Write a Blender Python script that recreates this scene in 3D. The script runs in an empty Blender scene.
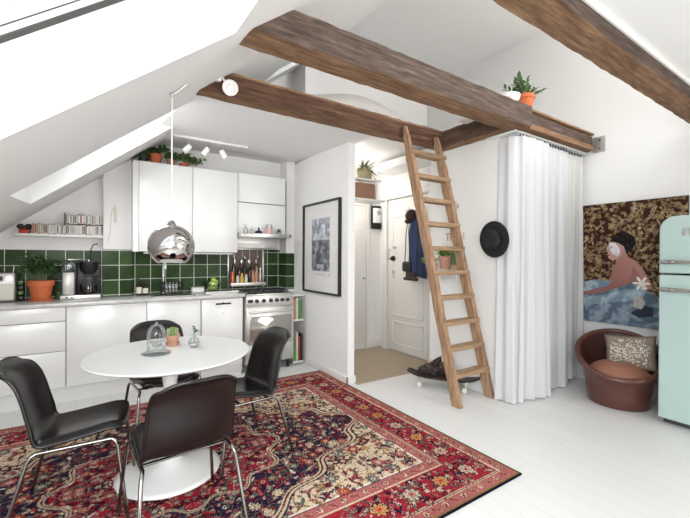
import bpy, bmesh, math, random
import numpy as np
from mathutils import Vector, Matrix
PI = math.pi
SC = bpy.context.scene
COL = SC.collection
# ------------------------------------------------------------------ camera
cam_d = bpy.data.cameras.new('camera')
cam = bpy.data.objects.new('camera', cam_d); COL.objects.link(cam)
def cam_axes(yaw, pitch, roll):
    cy, sy = math.cos(yaw), math.sin(yaw)
    r = Vector((cy, -sy, 0)); F = Vector((sy, cy, 0)); u = Vector((0, 0, 1))
    cp, sp = math.cos(pitch), math.sin(pitch)
    F, u = F*cp + u*sp, u*cp - F*sp
    cr, sr = math.cos(roll), math.sin(roll)
    r, u = r*cr + u*sr, u*cr - r*sr
    return r, u, F
r_, u_, f_ = cam_axes(math.radians(33.54), math.radians(-.24), math.radians(.31))
m = Matrix((( r_.x, u_.x, -f_.x, 0), (r_.y, u_.y, -f_.y, 0), (r_.z, u_.z, -f_.z, 1.36), (0, 0, 0, 1)))
cam.matrix_world = m
cam_d.sensor_width = 36; cam_d.lens = 374.0*36/690; cam_d.clip_start = .02
SC.camera = cam
# ------------------------------------------------------------------ world, lights, exposure
wd = bpy.data.worlds.new('overcast_sky'); SC.world = wd; wd.use_nodes = True
bg = wd.node_tree.nodes['Background']
bg.inputs[0].default_value = (.93, .96, 1, 1); bg.inputs[1].default_value = 3.0
def area(name, loc, rot, sx, sy, power, col=(1, 1, 1)):
    l = bpy.data.lights.new(name, 'AREA'); l.shape = 'RECTANGLE'; l.size = sx; l.size_y = sy; l.energy = power; l.color = col
    o = bpy.data.objects.new(name, l); COL.objects.link(o); o.location = loc; o.rotation_euler = rot
    return o
def aim_rot(d): return Vector((0, 0, -1)).rotation_difference(Vector(d).normalized()).to_euler()
# unseen area light added behind the camera to even out the room
area('window_daylight', (3.3, -2.5, 1.3), aim_rot((-.6, .78, .28)), 2.6, 1.8, 52, (1, .985, .97))
# daylight falling in through the large roof window on the left
area('skylight_daylight', (-.55, -.6, 1.72), aim_rot((.25, .9, -.36)), 2.0, 1.2, 92, (.98, .99, 1))
area('kitchen_skylight_daylight', (.12, 3.53, 2.46), aim_rot((.68, -.05, -.73)), .55, .7, 10, (.98, .99, 1))
area('gable_daylight', (4.0, -1.2, 3.4), aim_rot((-.8, .5, .33)), 1.8, 1.0, 110, (1, .985, .97))  # unseen lamp added high up to brighten the loft
hl = bpy.data.lights.new('hall_ceiling_light', 'POINT'); hl.energy = 18; hl.shadow_soft_size = .3; hl.color = (1, .96, .9)  # bare point light added out of view to lift the hall
ho = bpy.data.objects.new('hall_ceiling_light', hl); COL.objects.link(ho); ho.location = (2.7, 4.15, 2.3)
SC.view_settings.view_transform = 'Standard'; SC.view_settings.look = 'None'
SC.view_settings.gamma = 1; SC.view_settings.use_curve_mapping = False
SC.view_settings.exposure = 0.2

# ------------------------------------------------------------------ materials
def lin(c):
    if isinstance(c, str):
        c = [int(c[i:i+2], 16)/255 for i in (0, 2, 4)]
    return tuple((x/12.92 if x <= .04045 else ((x+.055)/1.055)**2.4) for x in c) + (1,)
def setp(b, **k):
    names = {'base': 'Base Color', 'rough': 'Roughness', 'metal': 'Metallic', 'trans': 'Transmission Weight', 'ior': 'IOR', 'coat': 'Coat Weight', 'sheen': 'Sheen Weight', 'alpha': 'Alpha', 'spec': 'Specular IOR Level'}
    for a, v in k.items(): b.inputs[names[a]].default_value = v
def mat(name, col, rough=.5, metal=0, var=0, scale=30, bump=0, bscale=60, stretch=(1, 1, 1), **k):
    """principled material; noise varies colour and bumps the surface"""
    m = bpy.data.materials.new(name); m.use_nodes = True
    nt = m.node_tree; b = nt.nodes['Principled BSDF']
    c = lin(col); setp(b, base=c, rough=rough, metal=metal, **k)
    tc = nt.nodes.new('ShaderNodeTexCoord'); mp = nt.nodes.new('ShaderNodeMapping'); mp.inputs['Scale'].default_value = stretch
    nt.links.new(tc.outputs['Object'], mp.inputs[0])
    n = nt.nodes.new('ShaderNodeTexNoise'); n.inputs['Scale'].default_value = scale; n.inputs['Detail'].default_value = 4
    nt.links.new(mp.outputs[0], n.inputs['Vector'])
    mx = nt.nodes.new('ShaderNodeMix'); mx.data_type = 'RGBA'
    v = max(var, .01)
    mx.inputs['A'].default_value = tuple(x*(1-v) for x in c[:3])+(1,); mx.inputs['B'].default_value = tuple(min(1, x*(1+v)) for x in c[:3])+(1,)
    nt.links.new(n.outputs['Fac'], mx.inputs['Factor']); nt.links.new(mx.outputs['Result'], b.inputs['Base Color'])
    if bump:
        n2 = nt.nodes.new('ShaderNodeTexNoise'); n2.inputs['Scale'].default_value = bscale; n2.inputs['Detail'].default_value = 5
        nt.links.new(mp.outputs[0], n2.inputs['Vector'])
        bp = nt.nodes.new('ShaderNodeBump'); bp.inputs['Strength'].default_value = bump; bp.inputs['Distance'].default_value = .01
        nt.links.new(n2.outputs['Fac'], bp.inputs['Height']); nt.links.new(bp.outputs[0], b.inputs['Normal'])
    return m
def attr_mat(name, rough=.8, bump=0, bscale=400):
    m = bpy.data.materials.new(name); m.use_nodes = True; nt = m.node_tree; b = nt.nodes['Principled BSDF']
    a = nt.nodes.new('ShaderNodeVertexColor'); a.layer_name = 'Col'
    nt.links.new(a.outputs['Color'], b.inputs['Base Color']); setp(b, rough=rough, spec=.06)
    if bump:
        n2 = nt.nodes.new('ShaderNodeTexNoise'); n2.inputs['Scale'].default_value = bscale
        bp = nt.nodes.new('ShaderNodeBump'); bp.inputs['Strength'].default_value = bump; bp.inputs['Distance'].default_value = .005
        nt.links.new(n2.outputs['Fac'], bp.inputs['Height']); nt.links.new(bp.outputs[0], b.inputs['Normal'])
    return m
def wood_mat(name, c1, c2, c3, along='X', rough=.75, patch=.5):
    m = bpy.data.materials.new(name); m.use_nodes = True; nt = m.node_tree; b = nt.nodes['Principled BSDF']; setp(b, rough=rough, spec=.25)
    tc = nt.nodes.new('ShaderNodeTexCoord'); mp = nt.nodes.new('ShaderNodeMapping')
    s = {'X': (1.2, 14, 14), 'Y': (14, 1.2, 14), 'Z': (14, 14, 1.5)}[along]; mp.inputs['Scale'].default_value = s
    nt.links.new(tc.outputs['Object'], mp.inputs[0])
    n = nt.nodes.new('ShaderNodeTexNoise'); n.inputs['Scale'].default_value = 3; n.inputs['Detail'].default_value = 8; n.inputs['Roughness'].default_value = .7
    nt.links.new(mp.outputs[0], n.inputs['Vector'])
    cr = nt.nodes.new('ShaderNodeValToRGB'); e = cr.color_ramp.elements
    e[0].position = .3; e[0].color = lin(c1); e[1].position = .72; e[1].color = lin(c3); x = e.new(.5); x.color = lin(c2)
    nt.links.new(n.outputs['Fac'], cr.inputs[0])
    n3 = nt.nodes.new('ShaderNodeTexNoise'); n3.inputs['Scale'].default_value = 5; n3.inputs['Detail'].default_value = 6
    nt.links.new(tc.outputs['Object'], n3.inputs['Vector'])
    cr2 = nt.nodes.new('ShaderNodeValToRGB'); cr2.color_ramp.elements[0].position = .45; cr2.color_ramp.elements[1].position = .7
    nt.links.new(n3.outputs['Fac'], cr2.inputs[0])
    mul = nt.nodes.new('ShaderNodeMath'); mul.operation = 'MULTIPLY'; mul.inputs[1].default_value = patch
    nt.links.new(cr2.outputs[0], mul.inputs[0])
    mx = nt.nodes.new('ShaderNodeMix'); mx.data_type = 'RGBA'; mx.inputs['B'].default_value = lin(c2)
    nt.links.new(cr.outputs[0], mx.inputs['A']); nt.links.new(mul.outputs[0], mx.inputs['Factor'])
    nt.links.new(mx.outputs['Result'], b.inputs['Base Color'])
    bp = nt.nodes.new('ShaderNodeBump'); bp.inputs['Strength'].default_value = .6; bp.inputs['Distance'].default_value = .012
    nt.links.new(n.outputs['Fac'], bp.inputs['Height']); nt.links.new(bp.outputs[0], b.inputs['Normal'])
    return m
M = {}
M['wall'] = mat('white_plaster', 'f0eeec', .85, var=.015, scale=6, bump=.15, bscale=25)
M['slope'] = mat('white_ceiling_paint', 'f1f0ee', .85, var=.015, scale=5, bump=.1, bscale=20)
M['trim'] = mat('white_gloss_trim', 'e8e6e2', .4)
M['cab'] = mat('white_cabinet_gloss', 'e9e9e8', .22, var=.01)
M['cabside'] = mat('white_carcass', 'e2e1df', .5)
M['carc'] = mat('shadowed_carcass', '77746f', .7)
M['gap'] = mat('dark_joint', '4a4846', .8)
M['steel'] = mat('brushed_steel', 'c9c8c6', .28, 1, var=.06, scale=8, stretch=(2, 40, 40))
M['steeld'] = mat('satin_steel_sheet', 'cfcdc9', .35, .75, var=.05, scale=6)
M['chrome'] = mat('polished_chrome', 'bdbab8', .07, 1)
M['tube'] = mat('chromed_tube', '8f8b88', .13, 1)
M['black'] = mat('black_enamel', '161616', .4, var=.1)
M['blackpl'] = mat('black_plastic', '1b1a1a', .36, var=.05, bump=.05, bscale=500)
M['chairpl'] = mat('black_moulded_shell', '130f0f', .26, var=.08, scale=200, bump=.06, bscale=700)
M['iron'] = mat('cast_iron', '26262a', .6, var=.1)
M['white'] = mat('white_lacquer', 'eeeeec', .22)
M['whitemat'] = mat('white_matt', 'e9e7e3', .6)
M['terra'] = mat('terracotta', 'c4683f', .8, var=.12, scale=25, bump=.1)
M['terral'] = mat('pale_terracotta', 'bd8f78', .8, var=.12, scale=25)
M['soil'] = mat('potting_soil', '35261c', .95, var=.3, scale=80, bump=.5)
M['leafd'] = mat('dark_green_leaf', '49683a', .45, var=.3, scale=20)
M['leafm'] = mat('mid_green_leaf', '5b7a3c', .5, var=.3, scale=20)
M['leafg'] = mat('grey_green_leaf', '6e7a52', .55, var=.25, scale=20)
M['leafl'] = mat('pale_green_leaf', '8fae58', .5, var=.25, scale=20)
M['cactus'] = mat('cactus_skin', '6f8a4a', .6, var=.2, scale=60)
M['spine'] = mat('pale_spines', 'd8d6b8', .7)
M['lime'] = mat('lime_fruit', 'b4cc4e', .4, var=.12)
M['glassb'] = mat('brown_bottle_glass', '2a1a10', .12, var=.1)
M['glassg'] = mat('green_bottle_glass', '2c3a18', .12, var=.1)
M['label'] = mat('paper_label', 'd9d4c6', .7)
M['labely'] = mat('mustard_label', 'c9a84a', .7)
M['labelr'] = mat('red_label', 'a8402f', .7)
M['copper'] = mat('copper_tin', 'b5663f', .35, .6)
M['beam'] = wood_mat('old_beam_wood', '31271f', '564840', '7f6e61', 'X', .8, .5)
M['beamr'] = wood_mat('reddish_beam_wood', '352219', '543a2c', '7c5b45', 'X', .7, .4)
M['beamy'] = wood_mat('trimmer_beam_wood', '382a22', '5d483c', '826955', 'Y', .8, .4)
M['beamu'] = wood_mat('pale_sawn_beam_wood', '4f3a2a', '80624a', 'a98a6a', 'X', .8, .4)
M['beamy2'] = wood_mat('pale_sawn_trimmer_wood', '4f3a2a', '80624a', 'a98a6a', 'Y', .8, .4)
M['ladder'] = wood_mat('worn_pine', '7a5b43', 'a28165', 'c3a385', 'Z', .65, .3)
M['rung'] = wood_mat('worn_pine_rung', '80634a', 'a38568', 'c0a484', 'X', .65, .3)
M['sill'] = wood_mat('beam_edge_wood', '5e4230', '87674e', 'a5836a', 'X', .8, .3)
M['mint'] = mat('mint_enamel', 'b6cbc7', .22, var=.01)
M['brownpl'] = mat('brown_leatherette', '5c372e', .28, var=.1, scale=12)
M['brownin'] = mat('dark_brown_lining', '40241f', .4, var=.1, scale=12)
M['seatpad'] = mat('tan_seat_pad', '9c6a55', .75, var=.08, scale=8)
M['hat'] = mat('black_felt', '1c1c1e', .95, var=.2, scale=60, bump=.2)
M['denim'] = mat('navy_cloth', '2b3c5e', .9, var=.25, scale=40, bump=.3)
M['fur'] = mat('brown_fur', '3c2a22', .95, var=.5, scale=60, bump=1)
M['leath'] = mat('dark_brown_leather', '2c1e1a', .5, var=.2)
M['coir'] = mat('beige_sisal', 'b9a892', .95, var=.18, scale=220, bump=.7, bscale=400)
M['grey'] = mat('grey_blanket', 'c6c2be', .95, var=.08, scale=30, bump=.3)
M['silver'] = mat('silver_plastic', 'aeaba6', .35, .5)
M['strawpot'] = mat('woven_straw', 'aaa27e', .85, var=.3, scale=70, bump=.4)
M['box'] = mat('brown_cardboard', 'a07a62', .8, var=.1)
M['pink'] = mat('pale_pink_glass', 'd9a5a0', .3)
M['greenp'] = mat('green_paper', '4f9a45', .6)
M['knobr'] = mat('rosy_print', 'c08a72', .6)
M['red'] = mat('red_plastic', 'b02822', .4)
M['dialw'] = mat('pale_dial', 'd8d4c8', .5)
def glass_mat(name, col='ffffff', rough=0, hi=.55):
    m = bpy.data.materials.new(name); m.use_nodes = True; nt = m.node_tree
    for n in list(nt.nodes):
        if n.type == 'BSDF_PRINCIPLED': nt.nodes.remove(n)
    out = nt.nodes['Material Output']
    t = nt.nodes.new('ShaderNodeBsdfTransparent'); t.inputs[0].default_value = lin(col)
    g = nt.nodes.new('ShaderNodeBsdfGlossy'); g.inputs['Roughness'].default_value = .03 + rough
    lw = nt.nodes.new('ShaderNodeLayerWeight'); lw.inputs[0].default_value = .35
    mp = nt.nodes.new('ShaderNodeMapRange'); mp.inputs['To Min'].default_value = .02; mp.inputs['To Max'].default_value = hi
    mx = nt.nodes.new('ShaderNodeMixShader')
    nt.links.new(lw.outputs['Fresnel'], mp.inputs['Value']); nt.links.new(mp.outputs[0], mx.inputs[0])
    nt.links.new(t.outputs[0], mx.inputs[1]); nt.links.new(g.outputs[0], mx.inputs[2]); nt.links.new(mx.outputs[0], out.inputs[0])
    return m
M['glass'] = glass_mat('clear_glass', 'f2f6f6')
M['glazing'] = glass_mat('low_reflection_glass', 'ffffff', 0, .025)
M['glassk'] = glass_mat('thick_glass', 'fbfdfd', 0, .6)
def cloth_mat(name, col, tr=.35, transp=.12):
    m = bpy.data.materials.new(name); m.use_nodes = True; nt = m.node_tree; out = nt.nodes['Material Output']
    for n in list(nt.nodes):
        if n.type == 'BSDF_PRINCIPLED': nt.nodes.remove(n)
    d = nt.nodes.new('ShaderNodeBsdfDiffuse'); d.inputs[0].default_value = lin(col)
    t = nt.nodes.new('ShaderNodeBsdfTranslucent'); t.inputs[0].default_value = lin(col)
    p = nt.nodes.new('ShaderNodeBsdfTransparent')
    a = nt.nodes.new('ShaderNodeMixShader'); a.inputs[0].default_value = tr
    b = nt.nodes.new('ShaderNodeMixShader'); b.inputs[0].default_value = transp
    n = nt.nodes.new('ShaderNodeTexNoise'); n.inputs['Scale'].default_value = 300
    bp = nt.nodes.new('ShaderNodeBump'); bp.inputs['Strength'].default_value = .15; bp.inputs['Distance'].default_value = .003
    nt.links.new(n.outputs['Fac'], bp.inputs['Height']); nt.links.new(bp.outputs[0], d.inputs['Normal'])
    nt.links.new(d.outputs[0], a.inputs[1]); nt.links.new(t.outputs[0], a.inputs[2])
    nt.links.new(a.outputs[0], b.inputs[1]); nt.links.new(p.outputs[0], b.inputs[2]); nt.links.new(b.outputs[0], out.inputs[0])
    return m
M['curtain'] = cloth_mat('sheer_white_cotton', 'e6e6e8', .25, .04)
M['curtaing'] = cloth_mat('grey_white_cotton', 'dcdad8', .2, .02)
def tile_mat():
    m = bpy.data.materials.new('green_glazed_tile'); m.use_nodes = True; nt = m.node_tree; b = nt.nodes['Principled BSDF']; setp(b, rough=.2, spec=.08)
    tc = nt.nodes.new('ShaderNodeTexCoord'); mp = nt.nodes.new('ShaderNodeMapping')
    mp.inputs['Location'].default_value = (.59, .945, 0); mp.inputs['Rotation'].default_value = (PI/2, 0, 0)
    sx = nt.nodes.new('ShaderNodeSeparateXYZ'); cx = nt.nodes.new('ShaderNodeCombineXYZ')
    nt.links.new(tc.outputs['Object'], sx.inputs[0])
    def add(o, v):
        a = nt.nodes.new('ShaderNodeMath'); a.operation = 'ADD'; a.inputs[1].default_value = v; nt.links.new(o, a.inputs[0]); return a.outputs[0]
    nt.links.new(add(sx.outputs['X'], 3.16+.59), cx.inputs['X']); nt.links.new(add(sx.outputs['Z'], 1.59-.945), cx.inputs['Y'])
    br = nt.nodes.new('ShaderNodeTexBrick'); br.offset = 0; br.squash = 1
    br.inputs['Scale'].default_value = 1; br.inputs['Brick Width'].default_value = .158; br.inputs['Row Height'].default_value = .159
    br.inputs['Mortar Size'].default_value = .0035; br.inputs['Mortar Smooth'].default_value = .1
    br.inputs['Color1'].default_value = lin('2a3a20'); br.inputs['Color2'].default_value = lin('3f5632'); br.inputs['Mortar'].default_value = lin('d6d8cf')
    br.inputs['Bias'].default_value = 0
    nt.links.new(cx.outputs[0], br.inputs['Vector'])
    n = nt.nodes.new('ShaderNodeTexNoise'); n.inputs['Scale'].default_value = 9; nt.links.new(tc.outputs['Object'], n.inputs['Vector'])
    mx = nt.nodes.new('ShaderNodeMix'); mx.data_type = 'RGBA'; mx.blend_type = 'OVERLAY'; mx.inputs['Factor'].default_value = .5
    nt.links.new(br.outputs['Color'], mx.inputs['A']); nt.links.new(n.outputs['Fac'], mx.inputs['B']); nt.links.new(mx.outputs['Result'], b.inputs['Base Color'])
    bp = nt.nodes.new('ShaderNodeBump'); bp.inputs['Strength'].default_value = .25; bp.inputs['Distance'].default_value = .004
    inv = nt.nodes.new('ShaderNodeMath'); inv.operation = 'SUBTRACT'; inv.inputs[0].default_value = 1; nt.links.new(br.outputs['Fac'], inv.inputs[1])
    nt.links.new(inv.outputs[0], bp.inputs['Height']); nt.links.new(bp.outputs[0], b.inputs['Normal'])
    return m
M['tile'] = tile_mat()
def plank_mat(name, base, dark, w, rough):
    m = bpy.data.materials.new(name); m.use_nodes = True; nt = m.node_tree; b = nt.nodes['Principled BSDF']; setp(b, rough=rough)
    tc = nt.nodes.new('ShaderNodeTexCoord'); mp = nt.nodes.new('ShaderNodeMapping'); mp.inputs['Rotation'].default_value = (0, 0, PI/2); mp.inputs['Location'].default_value = (20, 20, 0)
    nt.links.new(tc.outputs['Object'], mp.inputs[0])
    br = nt.nodes.new('ShaderNodeTexBrick'); br.offset = .37; br.inputs['Scale'].default_value = 1; br.inputs['Brick Width'].default_value = 3.1; br.inputs['Row Height'].default_value = w
    br.inputs['Mortar Size'].default_value = .0022; br.inputs['Mortar Smooth'].default_value = .5
    c = lin(base)
    br.inputs['Color1'].default_value = c; br.inputs['Color2'].default_value = tuple(x*.965 for x in c[:3])+(1,); br.inputs['Mortar'].default_value = lin(dark)
    nt.links.new(mp.outputs[0], br.inputs['Vector'])
    nt.links.new(br.outputs['Color'], b.inputs['Base Color'])
    bp = nt.nodes.new('ShaderNodeBump'); bp.inputs['Strength'].default_value = .2; bp.inputs['Distance'].default_value = .002
    inv = nt.nodes.new('ShaderNodeMath'); inv.operation = 'SUBTRACT'; inv.inputs[0].default_value = 1; nt.links.new(br.outputs['Fac'], inv.inputs[1])
    nt.links.new(inv.outputs[0], bp.inputs['Height']); nt.links.new(bp.outputs[0], b.inputs['Normal'])
    return m
M['floor'] = plank_mat('white_painted_planks', 'e4e3e1', 'cfcdc9', .135, .36)
M['marble'] = mat('pale_grey_marble', 'c9c7c4', .15, var=.3, scale=14)
M['glasso'] = mat('oven_glass', 'a9a6a0', .08, .6)
M['attr'] = attr_mat('printed_surface', .6)
M['rug'] = attr_mat('knotted_wool', .95, .5, 500)

# ------------------------------------------------------------------ mesh helpers
def chain(o):
    m = o.matrix_basis.copy()
    while o.parent: o = o.parent; m = o.matrix_basis @ m
    return m
class MB:
    def __init__(s): s.bm = bmesh.new()
    def box(s, x0, x1, y0, y1, z0, z1, bev=0, seg=2, mat=None):
        r = bmesh.ops.create_cube(s.bm, size=1)
        vs = r['verts']
        for v in vs: v.co = Vector(((x0+x1)/2 + v.co.x*(x1-x0), (y0+y1)/2 + v.co.y*(y1-y0), (z0+z1)/2 + v.co.z*(z1-z0)))
        if bev:
            es = list({e for v in vs for e in v.link_edges})
            bmesh.ops.bevel(s.bm, geom=es, offset=bev, segments=seg, affect='EDGES', profile=.5)
        return s
    def hexa(s, pts):
        vs = [s.bm.verts.new(p) for p in pts]   # 0-3 bottom ring, 4-7 top ring
        for f in ((3, 2, 1, 0), (4, 5, 6, 7), (0, 1, 5, 4), (1, 2, 6, 5), (2, 3, 7, 6), (3, 0, 4, 7)): s.bm.faces.new([vs[i] for i in f])
        return s
    def tube(s, pts, r, seg=10, cap=True, closed=False):
        pts = [Vector(p) for p in pts]; n = len(pts); rings = []
        rr = r if isinstance(r, (list, tuple)) else [r]*n
        up = None
        for i, p in enumerate(pts):
            if closed: t = pts[(i+1) % n] - pts[i-1]
            elif i == 0: t = pts[1]-p
            elif i == n-1: t = p-pts[-2]
            else: t = (pts[i+1]-p).normalized() + (p-pts[i-1]).normalized()
            t = t.normalized()
            if up is None:
                a = Vector((0, 0, 1)) if abs(t.z) < .9 else Vector((1, 0, 0))
                up = (a - t*a.dot(t)).normalized()
            else:
                up = (up - t*up.dot(t)).normalized()
            sd = t.cross(up)
            rings.append([s.bm.verts.new(p + (up*math.cos(2*PI*k/seg) + sd*math.sin(2*PI*k/seg))*rr[i]) for k in range(seg)])
        m = n if closed else n-1
        for i in range(m):
            a, b = rings[i], rings[(i+1) % n]
            for k in range(seg): s.bm.faces.new((a[k], b[k], b[(k+1) % seg], a[(k+1) % seg]))
        if cap and not closed:
            s.bm.faces.new(rings[0]); s.bm.faces.new(rings[-1][::-1])
        return s
    def lathe(s, prof, c=(0, 0, 0), seg=32, axis='Z', closed=False):
        c = Vector(c); rings = []
        for (r, h) in prof:
            if r < 1e-5:
                p = {'Z': (0, 0, h), 'Y': (0, h, 0), 'X': (h, 0, 0)}[axis]; rings.append([s.bm.verts.new(c+Vector(p))]); continue
            ring = []
            for k in range(seg):
                a = 2*PI*k/seg; x, y = r*math.cos(a), r*math.sin(a)
                p = {'Z': (x, y, h), 'Y': (x, h, y), 'X': (h, x, y)}[axis]
                ring.append(s.bm.verts.new(c+Vector(p)))
            rings.append(ring)
        L = list(zip(rings, rings[1:] + ([rings[0]] if closed else [])))
        if not closed: L = L[:len(rings)-1]
        for a, b in L:
            for k in range(seg):
                k2 = (k+1) % seg
                if len(a) == 1 and len(b) == 1: continue
                if len(a) == 1: s.bm.faces.new((a[0], b[k], b[k2]))
                elif len(b) == 1: s.bm.faces.new((a[k], b[0], a[k2]))
                else: s.bm.faces.new((a[k], b[k], b[k2], a[k2]))
        return s
    def cyl(s, p0, p1, r, r1=None, seg=20):
        return s.tube([p0, p1], [r, r if r1 is None else r1], seg)
    def sphere(s, c, r, sc=(1, 1, 1), seg=20, rings=12):
        q = bmesh.ops.create_uvsphere(s.bm, u_segments=seg, v_segments=rings, radius=1)
        for v in q['verts']: v.co = Vector((c[0]+v.co.x*r*sc[0], c[1]+v.co.y*r*sc[1], c[2]+v.co.z*r*sc[2]))
        return s
    def grid(s, fn, nu, nv, wrapu=False):
        vs = [[s.bm.verts.new(fn(i/(nu if wrapu else nu-1), j/(nv-1))) for i in range(nu)] for j in range(nv)]
        for j in range(nv-1):
            for i in range(nu if wrapu else nu-1):
                i2 = (i+1) % nu
                s.bm.faces.new((vs[j][i], vs[j][i2], vs[j+1][i2], vs[j+1][i]))
        return s
    def prism(s, poly, y0, y1, axis='Y'):
        """poly in the plane across the axis, extruded from y0 to y1"""
        def P(a, b, t): return {'Y': (a, t, b), 'X': (t, a, b), 'Z': (a, b, t)}[axis]
        A = [s.bm.verts.new(P(a, b, y0)) for a, b in poly]; B = [s.bm.verts.new(P(a, b, y1)) for a, b in poly]
        n = len(poly); s.bm.faces.new(A); s.bm.faces.new(B[::-1])
        for i in range(n): s.bm.faces.new((A[i], B[i], B[(i+1) % n], A[(i+1) % n]))
        return s
    def leaf(s, base, d, L, w, n=None, droop=0, fold=.15):
        base = Vector(base); d = Vector(d).normalized()
        n = Vector(n) if n else Vector((0, 0, 1))
        sd = d.cross(n)
        if sd.length < 1e-3: sd = Vector((1, 0, 0))
        sd.normalize(); nn = sd.cross(d).normalized()
        pr = [(0, .08), (.25, .8), (.55, 1), (.82, .6), (1, .03)]
        rows = []
        for t, k in pr:
            c = base + d*L*t - Vector((0, 0, 1))*droop*L*t*t
            rows.append((s.bm.verts.new(c-sd*w*k/2+nn*fold*w*k), s.bm.verts.new(c), s.bm.verts.new(c+sd*w*k/2+nn*fold*w*k)))
        for a, b in zip(rows, rows[1:]):
            s.bm.faces.new((a[0], a[1], b[1], b[0])); s.bm.faces.new((a[1], a[2], b[2], b[1]))
        return s
    def jitter(s, a, seed=1):
        R = random.Random(seed)
        for v in s.bm.verts: v.co += Vector((R.uniform(-a, a), R.uniform(-a, a), R.uniform(-a, a)))
        return s
    def sub(s, cuts):
        bmesh.ops.subdivide_edges(s.bm, edges=s.bm.edges[:], cuts=cuts, use_grid_fill=True); return s
    def build(s, name, material, parent=None, world=True, smooth=35, solid=0, subsurf=0, loc=None):
        if parent is not None and world:
            s.bm.transform(chain(parent).inverted())
        if loc is not None: s.bm.transform(Matrix.Translation(-Vector(loc)))
        bmesh.ops.recalc_face_normals(s.bm, faces=s.bm.faces[:])
        me = bpy.data.meshes.new(name); s.bm.to_mesh(me); s.bm.free()
        me.shade_smooth()
        if smooth < 180: me.set_sharp_from_angle(angle=math.radians(smooth))
        o = bpy.data.objects.new(name, me); COL.objects.link(o)
        if isinstance(material, str): material = M[material]
        me.materials.append(material)
        if loc is not None: o.location = loc
        if parent is not None: o.parent = parent
        if solid:
            md = o.modifiers.new('thick', 'SOLIDIFY'); md.thickness = solid; md.offset = 0
        if subsurf:
            md = o.modifiers.new('sub', 'SUBSURF'); md.levels = subsurf; md.render_levels = subsurf
        return o
def base_loc(bm):
    xs = [v.co for v in bm.verts]; return (sum(v.x for v in xs)/len(xs), sum(v.y for v in xs)/len(xs), min(v.z for v in xs))
def struct(name, mb, m, **k):
    o = mb.build(name, m, **k); o['kind'] = 'structure'; return o
def tag(o, label, cat, group=None):
    o['label'] = label; o['category'] = cat
    if group: o['group'] = group
    return o
def thing(name, label, cat, loc=(0, 0, 0), rz=0, group=None, rot=None):
    o = bpy.data.objects.new(name, None); COL.objects.link(o); o.empty_display_size = .05
    mw = Matrix.Translation(Vector(loc)) @ (rot.to_4x4() if rot is not None else Matrix.Rotation(rz, 4, 'Z'))
    o.matrix_basis = mw
    return tag(o, label, cat, group)
def solo(name, mb, m, label, cat, group=None, **k):
    """a thing that is one mesh, origin at its base"""
    return tag(mb.build(name, m, loc=base_loc(mb.bm), **k), label, cat, group)
def dup(root, mw, label=None, group=None):
    r = root.copy(); COL.objects.link(r); r.matrix_basis = mw
    if label: r['label'] = label
    if group: r['group'] = group
    for ch in list(root.children):
        c = ch.copy(); COL.objects.link(c); c.parent = r
        for g in list(ch.children):
            d = g.copy(); COL.objects.link(d); d.parent = c
    return r
def set_cols(me, rgb):
    a = me.color_attributes.new('Col', 'FLOAT_COLOR', 'POINT')
    rgb = np.clip(rgb, 0, 1); l = np.where(rgb <= .04045, rgb/12.92, ((rgb+.055)/1.055)**2.4)
    buf = np.ones((len(rgb), 4), np.float32); buf[:, :3] = l
    a.data.foreach_set('color', buf.ravel())
def image_sheet(name, img, corners, material, parent=None, thick=0, edge=(.1, .08, .1)):
    """img [ny,nx,3] sRGB, row 0 at corners[0]-corners[1]; corners = p00,p10,p01 (origin, +x end, +y end)"""
    ny, nx = img.shape[:2]
    p0, px, py = [np.array(c, float) for c in corners]
    u = np.linspace(0, 1, nx)[None, :, None]; v = np.linspace(0, 1, ny)[:, None, None]
    co = (p0 + (px-p0)*u + (py-p0)*v).reshape(-1, 3)
    idx = np.arange(nx*ny).reshape(ny, nx)
    q = np.stack([idx[:-1, :-1], idx[:-1, 1:], idx[1:, 1:], idx[1:, :-1]], -1).reshape(-1, 4)
    cols = img.reshape(-1, 3)
    if thick:
        n = np.cross(px-p0, py-p0); n /= np.linalg.norm(n)
        ring = np.concatenate([idx[0, :], idx[1:, -1], idx[-1, -2::-1], idx[-2:0:-1, 0]])
        b0 = len(co); co = np.concatenate([co, co[ring], co[ring]-n*thick]); k = len(ring)
        i = np.arange(k); j = (i+1) % k
        side = np.stack([b0+i, b0+k+i, b0+k+j, b0+j], -1)
        q = np.concatenate([q, side]); cols = np.concatenate([cols, np.tile(np.array(edge), (2*k, 1))])
    me = bpy.data.meshes.new(name)
    me.from_pydata(co.tolist() if len(co) < 0 else co, [], q) if False else None
    me.vertices.add(len(co)); me.vertices.foreach_set('co', co.astype(np.float32).ravel())
    me.loops.add(q.size); me.loops.foreach_set('vertex_index', q.astype(np.int32).ravel())
    me.polygons.add(len(q)); me.polygons.foreach_set('loop_start', (np.arange(len(q))*4).astype(np.int32))
    me.update(calc_edges=True); me.validate()
    set_cols(me, cols)
    me.materials.append(M[material] if isinstance(material, str) else material)
    o = bpy.data.objects.new(name, me); COL.objects.link(o)
    if parent is not None:
        o.parent = parent; o.matrix_parent_inverse = parent.matrix_basis.inverted()
    return o

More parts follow.
